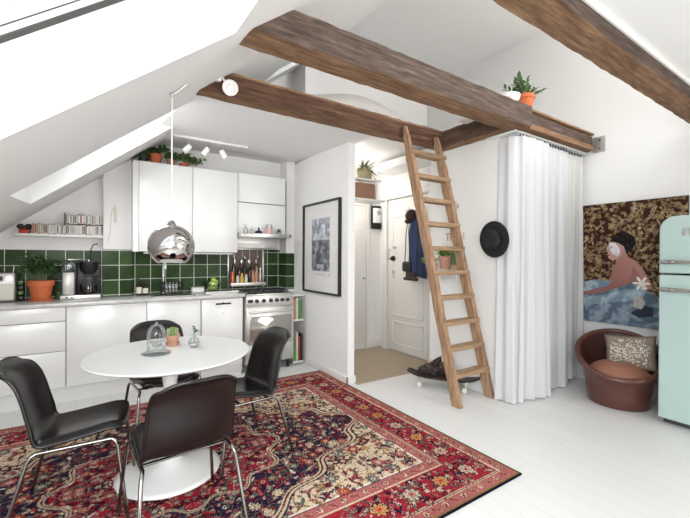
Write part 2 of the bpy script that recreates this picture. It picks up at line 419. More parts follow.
# ================================================================== STRUCTURE
RS, RC = .787, .057
def rz_(x, y, d=0): return 2.55 + RS*(x-.634) + RC*(y-2.4) + d
struct('floor', MB().box(-2.7, 4.7, -3.2, 4.95, -.12, 0), 'floor')
struct('floor_hall', MB().box(2.32, 3.62, 3.24, 4.48, 0, .008), 'coir')
struct('wall_back', MB().box(-2.7, 2.32, 4.85, 4.97, 0, 4.9), 'wall')
struct('wall_hall_back', MB().box(2.32, 4.65, 4.48, 4.97, 0, 5.0), 'wall')
struct('trim_1', MB().box(.055, .313, 4.73, 4.86, .92, 2.52), 'wall')     # narrow shaft by the wall cabinets
struct('trim_2', MB().box(2.12, 2.24, 4.63, 4.86, .0, 2.66), 'wall')
struct('wall_divider', MB().box(2.235, 2.32, 3.31, 4.86, 0, 2.62), 'wall')
struct('baseboard_divider', MB().box(2.218, 2.236, 3.295, 4.2, 0, .085, .004).box(2.218, 2.335, 3.295, 3.312, 0, .085, .004), 'trim')
struct('wall_alcove', MB().box(3.25, 3.62, 2.2, 3.1, 0, 2.56), 'wall')
struct('wall_door', MB().box(3.62, 3.75, 2.9, 4.5, 0, 2.8), 'wall')
struct('wall_right', MB().box(4.6, 4.72, -3.2, 4.95, 0, 5.2), 'wall')
struct('wall_front', MB().box(-.4, 4.7, -3.35, -3.2, 0, 5.0), 'wall')  # unseen wall, put in to block part of the sky light
struct('wall_left', MB().box(-2.7, -2.6, -3.2, 4.95, 0, 1.2), 'wall')
# sloping roof with skylight wells; the last is unseen, added for loft light
mb = MB()
def slab(x0, x1, y0, y1, d0=0, d1=.36):
    mb.hexa([(x0, y0, rz_(x0, y0, d0)), (x1, y0, rz_(x1, y0, d0)), (x1, y1, rz_(x1, y1, d0)), (x0, y1, rz_(x0, y1, d0)),
             (x0, y0, rz_(x0, y0, d1)), (x1, y0, rz_(x1, y0, d1)), (x1, y1, rz_(x1, y1, d1)), (x0, y1, rz_(x0, y1, d1))])
S1 = (-1.5, .567, -1.1, 1.845); S2 = (-.455, .74, 3.1, 3.97); S3 = (1.7, 2.3, 3.97, 4.39); S4_FILL = (1.0, 2.6, -2.8, 1.2)
slab(-2.7, S1[0], -3.2, 4.9); slab(S1[0], 3.3, -3.2, S1[2]); slab(S1[1], S4_FILL[0], S1[2], S1[3]); slab(S4_FILL[1], 3.3, S1[2], S1[3]); slab(S4_FILL[0], S4_FILL[1], S4_FILL[3], S1[3]); slab(S1[0], 3.3, S1[3], S2[2])
slab(S1[0], S2[0], S2[2], S2[3]); slab(S2[1], 3.3, S2[2], S2[3]); slab(S1[0], S3[0], S2[3], 4.9); slab(S3[1], 3.3, S2[3], 4.9); slab(S3[0], S3[1], S3[3], 4.9)
struct('ceiling_slope', mb, 'slope')
zt = rz_(3.1, -3.2)
struct('ceiling_ridge', MB().box(2.5, 4.72, -3.2, 4.95, 4.17, 4.27), 'slope')
# flat ceiling over kitchen (rises slightly towards the back) and the one over the hall
struct('ceiling_kitchen', MB().hexa([(.60, 2.93, 2.57), (2.32, 2.93, 2.57), (2.32, 4.86, 2.66), (.40, 4.86, 2.66), (1.0, 2.93, 2.79), (2.32, 2.93, 2.79), (2.32, 4.86, 2.79), (.95, 4.86, 2.79)]), 'slope')
struct('ceiling_hall', MB().box(2.32, 3.65, 2.93, 4.49, 2.735, 2.79), 'slope')
struct('ceiling_alcove', MB().box(3.26, 4.6, 2.05, 4.2, 2.56, 2.66), 'slope')
struct('ceiling_front', MB().box(1.15, 4.6, -3.2, .93, 2.655, 2.75), 'slope')
for i, (x0, x1, y0, y1) in enumerate((S1, S2, S3, S4_FILL)):  # the last window is out of view, added to let light into the loft
    w = thing('window_%d' % (i+1), '', '', (x0, y0, rz_(x0, y0)));
    for k in ('label', 'category'): del w[k]
    w['kind'] = 'structure'
    mb = MB(); fw = .05
    def fr(a0, a1, b0, b1, d0, d1): 
        mb.hexa([(a0, b0, rz_(a0, b0, d0)), (a1, b0, rz_(a1, b0, d0)), (a1, b1, rz_(a1, b1, d0)), (a0, b1, rz_(a0, b1, d0)),
                 (a0, b0, rz_(a0, b0, d1)), (a1, b0, rz_(a1, b0, d1)), (a1, b1, rz_(a1, b1, d1)), (a0, b1, rz_(a0, b1, d1))])
    for d0, d1, q in ((.355, .385, 0), (.395, .47, -.012)):
        a = fw+q
        fr(x0, x1, y0, y0+a, d0, d1); fr(x0, x1, y1-a, y1, d0, d1); fr(x0, x0+a, y0+a, y1-a, d0, d1); fr(x1-a, x1, y0+a, y1-a, d0, d1)
    o = mb.build('window_frame', 'trim', w); 
    mb = MB()
    for d0, d1, q in ((.35, .356, .052), (.384, .396, .045)):
        fr(x0, x1, y0, y0+q, d0, d1); fr(x0, x1, y1-q, y1, d0, d1); fr(x0, x0+q, y0+q, y1-q, d0, d1); fr(x1-q, x1, y0+q, y1-q, d0, d1)
    mb.build('seal', 'gap', w)
    mb = MB(); fr(x0+.03, x1-.03, y0+.03, y1-.03, .425, .431)
    mb.build('pane', 'glass', w)
# tiled splashbacks
struct('trim_3', MB().box(-1.25, .056, 4.843, 4.852, .93, 1.421).box(.312, 2.121, 4.843, 4.852, .93, 1.46), 'tile')
struct('trim_4', MB().box(.05, .318, 4.722, 4.731, .93, 1.432), 'tile')
struct('trim_7', MB().box(2.113, 2.1205, 4.625, 4.845, .93, 1.412), 'tile')
struct('trim_5', MB().box(2.119, 2.2355, 4.621, 4.631, .93, 1.412), 'tile')
# hall: fixed cupboard front in the back wall, entrance door
d2 = struct('door_2', MB().box(2.9, 3.34, 4.462, 4.482, .1, 2.2, .004).box(2.86, 2.895, 4.45, 4.482, .0, 2.26).box(3.345, 3.38, 4.45, 4.482, 0, 2.26).box(2.86, 3.38, 4.45, 4.482, 2.2, 2.26), 'trim')
MB().cyl((3.292, 4.464, 1.056), (3.292, 4.43, 1.056), .018).build('door_knob', 'steel', d2)
d1 = struct('door_1', MB().box(3.588, 3.62, 3.44, 4.26, .03, 2.2, .004), 'trim')
mbp = MB()
for z0, z1 in ((.12, .45), (.53, 1.95)):
    for y0, y1 in ((3.53, 4.15),):
        t = .018
        mbp.box(3.578, 3.59, y0, y1, z0, z0+t, .003).box(3.578, 3.59, y0, y1, z1-t, z1, .003).box(3.578, 3.59, y0, y0+t, z0, z1, .003).box(3.578, 3.59, y1-t, y1, z0, z1, .003)
mbp.build('door_moulding', 'trim', d1)
MB().box(3.555, 3.62, 4.27, 4.36, 0, 2.29, .006).box(3.555, 3.62, 3.36, 3.43, 0, 2.29, .006).box(3.55, 3.62, 3.36, 4.36, 2.21, 2.30, .006).build('door_frame', 'trim', d1)
MB().box(3.575, 3.6, 3.36, 4.30, 2.3, 2.52, .01).build('door_transom', 'trim', d1)
MB().tube([(3.59, 4.20, 1.48), (3.55, 4.20, 1.47), (3.55, 4.20, 1.34), (3.59, 4.20, 1.33)], .007).build('pull_handle', 'steel', d1)
MB().cyl((3.59, 4.13, 1.35), (3.56, 4.13, 1.35), .035).cyl((3.56, 4.13, 1.35), (3.53, 4.13, 1.35), .017).build('door_knob', 'black', d1)
MB().box(3.572, 3.59, 4.08, 4.16, 1.50, 1.52).build('letter_slot', 'steel', d1)
MB().cyl((3.59, 4.13, 1.15), (3.565, 4.13, 1.15), .024).cyl((3.59, 4.13, 1.09), (3.57, 4.13, 1.09), .013).build('lock', 'steel', d1)
struct('baseboard_hall', MB().box(2.32, 2.86, 4.462, 4.482, 0, .11, .004).box(3.38, 3.62, 4.462, 4.482, 0, .11, .004), 'trim')
struct('baseboard_right', MB().box(4.585, 4.601, -3.2, 2.0, 0, .09, .004), 'trim')
struct('baseboard_alcove', MB().box(3.236, 3.251, 2.2, 3.1, 0, .02, .003), 'trim')

# ================================================================== BEAMS
def beam(name, x0, x1, y0, y1, z0, z1, m, label, seed, ends=None, ledge=False):
    b = MB(); ny = 5; nz = 6; R = random.Random(seed)
    L = (x1-x0) > (y1-y0)
    n = int(max(x1-x0, y1-y0)/.07)
    prof = []
    for k in range(4): prof += [(k/4, 0)]
    HS = (0, .25, .55, .87)
    for k in range(4): prof += [(1, HS[k])]
    for k in range(4): prof += [(1-k/4, 1)]
    for k in range(4): prof += [(0, (1, .87, .55, .25)[k])]
    rings = []
    off = [[R.uniform(-.004, .004) for _ in prof] for _ in range(n+1)]
    for i in range(n+1):
        t = i/n; ring = []
        for k, (a, c) in enumerate(prof):
            cr = .005 if (a in (0, 1) and c in (0, 1)) else 0
            da = off[i][k] + (cr if a == 0 else (-cr if a == 1 else 0)); dc = R.uniform(-.003, .003) + (cr if c == 0 else (-cr if c == 1 else 0))
            if L:
                x = x0+(x1-x0)*t; y = y0+(y1-y0)*a+da; z = z0+(z1-z0)*c+dc
                if ends and i == 0: x = max(x0, (z-z0)/RS + x0 - .0)     # cut along the roof slope
            else:
                y = y0+(y1-y0)*t; x = x0+(x1-x0)*a+da; z = z0+(z1-z0)*c+dc
            ring.append(b.bm.verts.new((x, y, z)))
        rings.append(ring)
    q = len(prof)
    for a, c in zip(rings, rings[1:]):
        for k in range(q): b.bm.faces.new((a[k], c[k], c[(k+1) % q], a[(k+1) % q]))
    b.bm.faces.new(rings[0]); b.bm.faces.new(rings[-1][::-1])
    o = solo(name, b, m, label, 'beam', smooth=30)
    o.data.materials.append(M['beamy2' if not L else 'beamu'])      # underside and top edge in a paler wood colour
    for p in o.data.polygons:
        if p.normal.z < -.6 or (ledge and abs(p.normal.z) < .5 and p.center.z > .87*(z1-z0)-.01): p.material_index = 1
    return o
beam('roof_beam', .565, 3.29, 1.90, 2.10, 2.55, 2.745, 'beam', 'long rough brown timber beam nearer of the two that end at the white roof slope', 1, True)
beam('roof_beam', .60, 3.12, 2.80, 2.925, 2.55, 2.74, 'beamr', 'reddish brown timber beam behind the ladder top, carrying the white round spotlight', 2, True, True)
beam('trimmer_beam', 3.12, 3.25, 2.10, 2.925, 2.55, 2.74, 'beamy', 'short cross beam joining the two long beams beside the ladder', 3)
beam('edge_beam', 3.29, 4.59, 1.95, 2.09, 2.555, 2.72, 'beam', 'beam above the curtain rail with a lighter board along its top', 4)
solo('edge_board', MB().box(3.30, 4.57, 1.93, 2.10, 2.722, 2.742, .003), 'sill', 'thin light wooden board lying on top of the beam over the curtain', 'board')
solo('edge_batten', MB().box(3.30, 4.57, 1.925, 1.948, 2.55, 2.60, .003), 'sill', 'light wooden batten along the foot of the beam over the curtain', 'batten')
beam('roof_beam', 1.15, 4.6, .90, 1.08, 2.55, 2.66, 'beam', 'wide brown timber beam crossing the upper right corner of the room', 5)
solo('ceiling_bead', MB().box(1.15, 4.6, .885, .899, 2.63, 2.66, .002), 'trim', 'thin white bead along the beam in the upper right corner', 'trim strip')
t = thing('beam_bracket', 'grey metal bracket plate fixing the curtain beam to the right wall', 'bracket', (4.58, 1.92, 2.54))
MB().box(4.585, 4.6, 1.83, 1.945, 2.53, 2.70, .002).build('plate', 'silver', t)
for z in (2.57, 2.66): MB().cyl((4.585, 1.88, z), (4.575, 1.88, z), .009).build('bolt', 'gap', t)
solo('ceiling_hook_plate', MB().cyl((3.02, .62, 2.655), (3.02, .62, 2.645), .025), 'whitemat', 'tiny white cap on the ceiling at the top right of the room', 'ceiling cap')
# blanket shape above the far beam, in the loft
def blanket(u, v):
    x = 1.45+2.1*u; top = 2.80+.40*max(0, math.sin(PI*min(1, u*.98+.01)))**.45*(1-.10*math.sin(9*u))
    return (x, 3.25+.8*v, 2.802 + (top-2.802)*math.sin(PI*(.02+.96*v))**.4)
mb = MB().grid(blanket, 40, 16)
solo('blanket', mb, 'grey', 'grey rumpled blanket heap in the loft above the far beam', 'blanket', solid=.01, smooth=180)

# ================================================================== KITCHEN
FY = 4.28
def cab_box(t, x0, x1, z0, z1, y0, y1):
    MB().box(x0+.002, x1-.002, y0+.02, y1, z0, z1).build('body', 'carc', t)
G = .003
def front(name, t, x0, x1, z0, z1, y=FY, m='cab', th=.019):
    return MB().box(x0+G, x1-G, y, y+th, z0+G, z1-G, .002).build(name, m, t)
# drawer unit
t = thing('drawer_cabinet', 'white base cabinet with three drawers at the left end under the worktop', 'cabinet', (-.637, 4.55, .15)); cab_box(t, -1.037, -.237, .15, .893, FY, 4.84)
for z0, z1 in ((.15, .487), (.487, .76), (.76, .893)): 
    d = front('drawer', t, -1.037, -.237, z0, z1)
    if z1 == .487 or z0 == .487: MB().box(-.64, -.56, FY-.008, FY+.002, z1-.012, z1-.006).build('finger_pull', 'whitemat', d)
t = thing('base_cabinet', 'white base cabinet with one wide plain door right of the drawers', 'cabinet', (.09, 4.55, .15)); cab_box(t, -.237, .424, .15, .893, FY, 4.84); front('door', t, -.237, .424, .15, .893)
t = thing('base_cabinet', 'white base cabinet below the tap, beside the dishwasher', 'cabinet', (.69, 4.55, .15)); cab_box(t, .424, .949, .15, .893, FY, 4.84); front('door', t, .424, .949, .15, .893)
solo('cabinet_plinth', MB().box(-1.037, .949, 4.33, 4.35, 0, .148).box(-1.037, .949, 4.352, 4.8, .0, .14), 'cabside', 'white plinth board running along the floor under the base cabinets', 'plinth')
# dishwasher
t = thing('dishwasher', 'white dishwasher with a black recessed handle beside the steel cooker', 'dishwasher', (1.18, 4.5, 0))
MB().box(.955, 1.415, FY+.02, 4.84, .03, .893, .003).build('body', 'cabside', t)
d = MB().box(.957, 1.413, FY-.005, FY+.018, .12, .885, .008).build('door', 'white', t)
MB().box(1.105, 1.275, FY-.014, FY-.004, .822, .84, .003).box(1.17, 1.20, FY-.014, FY-.004, .838, .846, .002).build('handle', 'black', d)
MB().box(1.11, 1.27, FY-.0065, FY-.005, .79, .796).build('control_marks', 'steeld', d)
MB().cyl((1.19, FY-.0065, .72), (1.19, FY-.005, .72), .012).build('badge', 'steeld', d)
MB().box(.965, 1.405, FY+.03, FY+.05, 0, .115).build('kickboard', 'cabside', t)
solo('worktop', MB().box(-1.25, 1.435, 4.255, 4.842, .895, .93, .004), 'marble', 'long pale grey stone worktop on the white base cabinets', 'worktop')
# wall cabinets
for i, (x0, x1, lab) in enumerate(((.366, .906, 'tall white wall cabinet behind the pendant lamp, next to the narrow shaft'), (.906, 1.42, 'tall glossy white wall cabinet between the lamp and the cooker hood'))):
    t = thing('wall_cabinet', lab, 'cabinet', ((x0+x1)/2, 4.68, 1.41), group='white wall cabinets')
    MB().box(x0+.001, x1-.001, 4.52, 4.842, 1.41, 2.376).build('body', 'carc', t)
    front('door', t, x0, x1, 1.41, 2.376, 4.5)
    if i == 0: MB().box(.3135, x0+.0005, 4.515, 4.842, 1.41, 2.372).build('side_panel', 'cab', t)
t = thing('wall_cabinet', 'white wall cabinet with two stacked flap doors above the cooker hood', 'cabinet', (1.75, 4.68, 1.75), group='white wall cabinets')
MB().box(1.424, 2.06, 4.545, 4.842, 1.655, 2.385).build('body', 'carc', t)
front('door', t, 1.424, 2.06, 2.035, 2.39, 4.525); front('door', t, 1.424, 2.06, 1.65, 2.03, 4.525)
solo('under_cabinet_light', MB().box(.42, 1.38, 4.54, 4.60, 1.388, 1.408, .003), 'whitemat', 'slim white light strip under the tall wall cabinets', 'light strip')
# hood
t = thing('cooker_hood', 'slim steel cooker hood with a shelf edge above the stove', 'cooker hood', (1.72, 4.6, 1.45))
MB().box(1.425, 2.05, 4.36, 4.842, 1.60, 1.645, .003).build('shelf', 'steel', t)
MB().box(1.43, 1.983, 4.60, 4.842, 1.47, 1.60, .003).build('body', 'steeld', t)
MB().box(1.43, 1.80, 4.585, 4.60, 1.475, 1.53, .002).build('filter_panel', 'whitemat', t)
MB().cyl((2.045, 4.37, 1.622), (2.03, 4.37, 1.622), .022).build('control_knob', 'chrome', t)
def small_bottle(x, y, z, h, r, m, label, name='bottle', cat='bottle', neck=.35, group=None, cap=None):
    t = thing(name, label, cat, (x, y, z), group=group)
    MB().lathe([(0, 0), (r*.95, 0), (r, .004), (r, h*.6), (r*.9, h*.66), (r*neck, h*.78), (r*neck, h), (0, h)], (x, y, z), 16).build('body', m, t)
    if cap: MB().cyl((x, y, z+h), (x, y, z+h+.018), r*neck*1.25, seg=12).build('cap', cap, t)
    return t
small_bottle(1.497, 4.44, 1.645, .10, .025, 'silver', 'small silver shaker leftmost on the hood shelf', cap='steel')
small_bottle(1.573, 4.44, 1.645, .075, .02, 'silver', 'lower silver shaker second from the left on the hood shelf', cap='steel')
t = thing('incense_burner', 'small black domed pot with a knob on the hood shelf', 'pot', (1.663, 4.44, 1.645))
MB().lathe([(0, 0), (.045, 0), (.048, .012), (.035, .035), (.012, .045), (.008, .06), (0, .062)], (1.663, 4.44, 1.645), 20).build('body', 'black', t); MB().sphere((1.663, 4.44, 1.713), .012).build('knob', 'black', t)
t = thing('tin', 'pink and silver tall tin on the hood shelf', 'tin', (1.80, 4.44, 1.645))
MB().lathe([(0, 0), (.038, 0), (.038, .07), (0, .07)], (1.80, 4.44, 1.645), 20).build('body', 'pink', t); MB().lathe([(0, .071), (.039, .071), (.039, .12), (.0, .122)], (1.80, 4.44, 1.645), 20).build('lid', 'silver', t)
R = random.Random(4)
t = thing('potted_plant', 'tiny green plant at the right end of the hood shelf', 'plant', (1.93, 4.44, 1.645))
MB().lathe([(0, 0), (.025, 0), (.035, .03), (0, .03)], (1.93, 4.44, 1.645), 16).build('pot', 'silver', t)
mb = MB()
for k in range(60):
    a = R.uniform(0, 2*PI); e = R.uniform(.1, 1.2); mb.leaf((1.93, 4.44, 1.672), (math.cos(a)*math.cos(e), math.sin(a)*math.cos(e), math.sin(e)), R.uniform(.03, .06), .014)
mb.build('foliage', 'leafd', t)
# steel rack with bottles behind the stove
t = thing('spice_rack', 'steel wall rack standing behind the hob, full of bottles', 'rack', (1.62, 4.8, .95))
MB().box(1.40, 1.86, 4.70, 4.84, .985, 1.0, .002).box(1.40, 1.86, 4.695, 4.70, .985, 1.03, .001).build('shelf', 'steeld', t)
MB().box(1.855, 1.875, 4.80, 4.84, .95, 1.50, .002).box(1.395, 1.41, 4.82, 4.84, .95, 1.47, .002).box(1.40, 1.87, 4.82, 4.84, 1.455, 1.475, .002).build('frame', 'steel', t)
M['rackback'] = mat('mottled_brown_panel', '6b5a52', .5, var=.6, scale=25)
MB().box(1.41, 1.855, 4.825, 4.84, 1.0, 1.455).build('back_panel', 'rackback', t)
BT = [(1.435, 4.75, .17, .027, 'copper', 'copper coloured canister at the left end of the bottle rack', 1, None),
      (1.455, 4.775, .36, .028, 'glassg', 'tall dark green wine bottle at the left back of the rack', .35, 'labely'),
      (1.50, 4.745, .12, .02, 'label', 'short white jar beside the copper canister', .9, 'black'),
      (1.53, 4.775, .30, .028, 'glassb', 'dark oil bottle behind the white jar', .35, 'black'),
      (1.555, 4.745, .15, .026, 'labely', 'squat mustard jar in the middle of the rack front', .6, 'black'),
      (1.60, 4.775, .34, .026, 'black', 'tall black bottle in the middle back of the rack', .35, 'steel'),
      (1.61, 4.745, .13, .02, 'label', 'small pale jar right of the mustard jar', .8, 'labelr'),
      (1.655, 4.75, .27, .024, 'glassb', 'brown vinegar bottle with pale top near the rack middle', .4, 'label'),
      (1.70, 4.775, .31, .027, 'glassb', 'dark bottle in the back row right of the middle', .35, 'labelr'),
      (1.705, 4.745, .18, .022, 'terral', 'pinkish sauce bottle in the front row of the rack', .5, 'labelr'),
      (1.75, 4.75, .24, .021, 'knobr', 'rosy bottle second from the right in the rack', .45, 'black'),
      (1.775, 4.775, .35, .025, 'glassg', 'tall green bottle at the right back of the rack', .35, 'label'),
      (1.80, 4.745, .2, .02, 'silver', 'silver peppermill at the right end of the rack', .7, 'steel')]
for x, y, h, r, m, lab, nk, cp in BT: small_bottle(x, y, 1.0, h, r, m, lab, neck=nk, cap=cp, group='bottles in the rack behind the hob')
for k, x in enumerate((1.48, 1.58, 1.68, 1.78)):
    t = thing('utensil', ['steel spoon hanging leftmost on the rack rail', 'steel ladle hanging second on the rack rail', 'steel whisk hanging third on the rack rail', 'steel turner hanging rightmost on the rack rail'][k], 'utensil', (x, 4.815, 1.25), group='utensils hanging in the rack')
    MB().tube([(x, 4.815, 1.45), (x, 4.812, 1.33)], .004).build('handle', 'steel', t)
    MB().sphere((x, 4.815, 1.30), .022, (1, .2, 1.4)).build('head', 'steel', t)
# cooker
t = thing('cooker', 'stainless steel gas cooker with oven between dishwasher and narrow shelf unit', 'cooker', (1.74, 4.5, 0))
X0, X1, CY = 1.438, 2.035, 4.22
MB().box(X0, X1, CY+.02, 4.70, .1, .90, .004).build('body', 'steeld', t)
MB().box(X0, X1, CY, CY+.02, .775, .905, .004).build('control_panel', 'steeld', t)
for k, x in enumerate((1.56, 1.645, 1.735, 1.81, 1.88, 1.95)):
    kb = MB().cyl((x, CY, .842), (x, CY-.03, .842), .021, .018).build('knob', 'black', t)
    MB().lathe([(.020, 0), (.026, 0), (.026, -.006), (.020, -.006)], (x, CY, .842), 20, 'Y', True).build('knob_ring', 'chrome', kb)
MB().box(1.455, 1.515, CY-.004, CY, .825, .862, .003).build('clock_display', 'black', t)
dr = MB().box(X0+.005, X1-.005, CY-.012, CY+.018, .34, .765, .006).build('oven_door', 'steeld', t)
MB().box(X0+.04, X1-.04, CY-.0165, CY-.011, .37, .66, .01).build('oven_window', 'glasso', dr)
MB().tube([(X0+.03, CY-.012, .715), (X0+.03, CY-.05, .715), (X1-.03, CY-.05, .715), (X1-.03, CY-.012, .715)], .011).build('oven_handle', 'steel', dr)
lw = MB().box(X0+.005, X1-.005, CY-.008, CY+.018, .13, .325, .006).build('storage_drawer', 'steeld', t)
for x in (X0+.05, X1-.05):
    for y in (CY+.05, 4.62): MB().cyl((x, y, 0), (x, y, .11), .018).build('foot', 'black', t)
MB().box(X0, X1, CY-.005, 4.72, .905, .925, .004).build('hob_top', 'steel', t)
for cx in (1.56, 1.735, 1.91):
    g = MB().box(cx-.08, cx+.08, 4.30, 4.31, .945, .957).box(cx-.08, cx+.08, 4.64, 4.65, .945, .957).box(cx-.085, cx-.075, 4.3, 4.65, .945, .957).box(cx+.075, cx+.085, 4.3, 4.65, .945, .957).box(cx-.005, cx+.005, 4.3, 4.65, .948, .960).box(cx-.08, cx+.08, 4.385, 4.395, .948, .96).box(cx-.08, cx+.08, 4.555, 4.565, .948, .96)
    for sx in (-1, 1):
        for y in (4.305, 4.645): g.box(cx+sx*.08-.006, cx+sx*.08+.006, y-.006, y+.006, .925, .95)
    g.build('pan_grate', 'iron', t)
    for y in (4.39, 4.56): MB().lathe([(0, .925), (.04, .925), (.04, .935), (.028, .94), (.028, .946), (0, .947)], (cx, y, 0), 20).build('burner', 'iron', t)
# narrow shelf unit
t = thing('narrow_shelf_unit', 'narrow white open shelf unit between the cooker and the divider wall', 'shelf unit', (2.12, 4.35, 0))
for z in (.02, .55, .865): MB().box(2.06, 2.20, 4.27, 4.60, z, z+.025, .001).build('shelf', 'whitemat', t)
MB().box(2.052, 2.060, 4.27, 4.60, 0, .89).build('side_panel', 'steeld', t)
MB().box(2.052, 2.208, 4.600, 4.61, 0, .89).build('back_panel', 'whitemat', t)
for k, (x, w, z, h, m, lab) in enumerate(((2.066, .03, .575, .25, 'knobr', 'rosy booklet upright on the upper shelf beside the cooker'), (2.10, .028, .575, .265, 'label', 'cream booklet upright on the upper shelf beside the cooker'), (2.135, .03, .575, .24, 'greenp', 'green booklet upright on the upper shelf beside the cooker'),
        (2.066, .035, .045, .2, 'greenp', 'green bag standing low beside the cooker'), (2.105, .025, .045, .36, 'label', 'tall pale bottle box low beside the cooker'), (2.134, .025, .045, .3, 'labelr', 'reddish box low in the narrow shelf unit'), (2.163, .03, .045, .34, 'leath', 'dark box low at the right of the narrow unit'))):
    solo('booklet' if z > .5 else 'carton', MB().box(x, x+w, 4.28, 4.42, z, z+h, .002), m, lab, 'book' if z > .5 else 'carton', 'things in the narrow shelf unit')
# CD shelf
solo('wall_shelf', MB().box(-.655, .052, 4.70, 4.842, 1.553, 1.577, .002), 'white', 'narrow white wall shelf above the tiles holding music cases', 'shelf')
solo('wire_shelf', MB().box(-.275, .05, 4.72, 4.842, 1.683, 1.687).tube([(-.275, 4.72, 1.68), (-.275, 4.72, 1.80), (-.275, 4.84, 1.80), (-.275, 4.84, 1.68)], .0025), 'black', 'thin black wire tier above the long row of music cases', 'shelf')
R = random.Random(11)
CDC = ['label', 'whitemat', 'leath', 'silver', 'silver', 'black', 'grey', 'knobr', 'carc', 'whitemat']
x = -.53; k = 0
protos = {}
CDN = {'label': 'cream', 'whitemat': 'white', 'leath': 'dark brown', 'knobr': 'rosy', 'silver': 'silver grey', 'black': 'black', 'terral': 'pale orange', 'labely': 'mustard', 'grey': 'light grey', 'carc': 'dark grey'}
def cdcase(x, z, grp, lab):
    c = R.choice(CDC); lab = 'thin '+CDN[c]+' '+lab; w = .0108; y = 4.705+R.uniform(0, .006)
    if (c not in protos):
        tt = thing('music_case', lab, 'music case', (x, y, z), group=grp)
        MB().box(x, x+w, y, y+.12, z, z+.10+0, .001).build('case', 'glass' if False else c, tt)
        MB().box(x+.0012, x+w-.0012, y-.0006, y, z+.008, z+.092).build('spine', R.choice(CDC), tt)
        protos[c] = tt
    else:
        dup(protos[c], Matrix.Translation((x, y, z)), lab, grp)
while x < .038:
    cdcase(x, 1.577, 'music cases on the lower tier', 'music case upright in the long row on the white shelf'); x += .0122
x = -.265
while x < .038:
    cdcase(x, 1.687, 'music cases on the wire tier', 'music case upright on the raised wire tier'); x += .0122
t = thing('ornament', 'small red and black tin ornament at the left end of the wall shelf', 'ornament', (-.59, 4.77, 1.577))
MB().box(-.63, -.55, 4.73, 4.80, 1.577, 1.62, .012).build('base', 'red', t); MB().sphere((-.62, 4.765, 1.645), .03, (1, .7, .9)).sphere((-.56, 4.765, 1.645), .03, (1, .7, .9)).box(-.61, -.57, 4.75, 4.78, 1.62, 1.65, .008).build('lid', 'black', t)
# radio
t = thing('radio', 'silver portable radio cut off at the left edge on the worktop', 'radio', (-.78, 4.67, .93))
MB().box(-.95, -.638, 4.60, 4.72, .935, 1.20, .012).build('body', 'silver', t)
MB().box(-.78, -.712, 4.594, 4.601, 1.12, 1.18, .004).build('display', 'dialw', t)
MB().box(-.77, -.722, 4.59, 4.595, 1.13, 1.17, .002).build('screen', 'black', t)
MB().cyl((-.675, 4.601, 1.15), (-.675, 4.585, 1.15), .024).build('tuning_knob', 'steel', t)
MB().box(-.93, -.65, 4.596, 4.601, .95, 1.10, .003).build('speaker_grille', 'dialw', t)
MB().tube([(-.66, 4.68, 1.20), (-.655, 4.68, 1.26)], .004).build('aerial', 'steel', t)
t = thing('scourer_stack', 'dark green stack of scourers between the radio and the potted plant', 'scourer', (-.605, 4.70, .93))
for k in range(4): MB().box(-.63, -.585, 4.67, 4.72, .932+k*.05, .975+k*.05, .01).build('scourer', 'leafd' if k % 2 else 'black', t)
def pot(t, x, y, z, r, h, m='terra', saucer=True):
    if saucer: MB().lathe([(0, 0), (r*.85, 0), (r*.98, .022), (r*.92, .022), (r*.8, .008), (0, .008)], (x, y, z), 28).build('saucer', m, t)
    z0 = z+(.008 if saucer else 0)
    MB().lathe([(0, 0), (r*.68, 0), (r*.9, h*.72), (r, h*.72), (r*1.02, h*.98), (r*.99, h), (r*.9, h), (r*.86, h*.8), (0, h*.8)], (x, y, z0), 28).build('pot', m, t)
    MB().lathe([(r*.86, h*.81), (r*.5, h*.86), (0, h*.87)], (x, y, z0), 20).build('soil', 'soil', t)
def bush(t, x, y, z, rx, ry, h, n, L, w, m, seed, stems=10, name='foliage'):
    R = random.Random(seed); mb = MB(); st = MB(); tips = []
    for k in range(stems):
        a = 2*PI*k/stems+R.uniform(-.3, .3); q = R.uniform(.3, 1)
        p1 = Vector((x+math.cos(a)*rx*q*.5, y+math.sin(a)*ry*q*.5, z+h*R.uniform(.35, .6))); p2 = Vector((x+math.cos(a)*rx*q, y+math.sin(a)*ry*q, z+h*R.uniform(.5, 1)))
        st.tube([(x+R.uniform(-.01, .01), y+R.uniform(-.01, .01), z), p1, p2], [.003, .0025, .001], 5); tips.append((p1, p2))
    for k in range(n):
        p1, p2 = R.choice(tips); b = p1.lerp(p2, R.uniform(0, 1))+Vector((R.uniform(-.1, .1)*rx, R.uniform(-.1, .1)*ry, R.uniform(-.1, .1)*h))
        a = R.uniform(0, 2*PI); e = R.uniform(-.4, 1.0)
        mb.leaf(b, (math.cos(a)*math.cos(e), math.sin(a)*math.cos(e), math.sin(e)), L*R.uniform(.6, 1.2), w*R.uniform(.7, 1.2), droop=R.uniform(0, .5))
    for q in (st, mb):
        for v in q.bm.verts:
            if v.co.y > 3.5: v.co.z = min(v.co.z, rz_(v.co.x, v.co.y)-.015)
    st.build('stem', 'leafg', t); mb.build(name, m, t, smooth=180)
t = thing('potted_plant', 'leafy green plant in a terracotta pot on the worktop left of the coffee maker', 'plant', (-.45, 4.63, .93))
pot(t, -.45, 4.63, .93, .105, .185); bush(t, -.45, 4.63, 1.09, .17, .13, .27, 480, .055, .030, 'leafd', 3, 20)
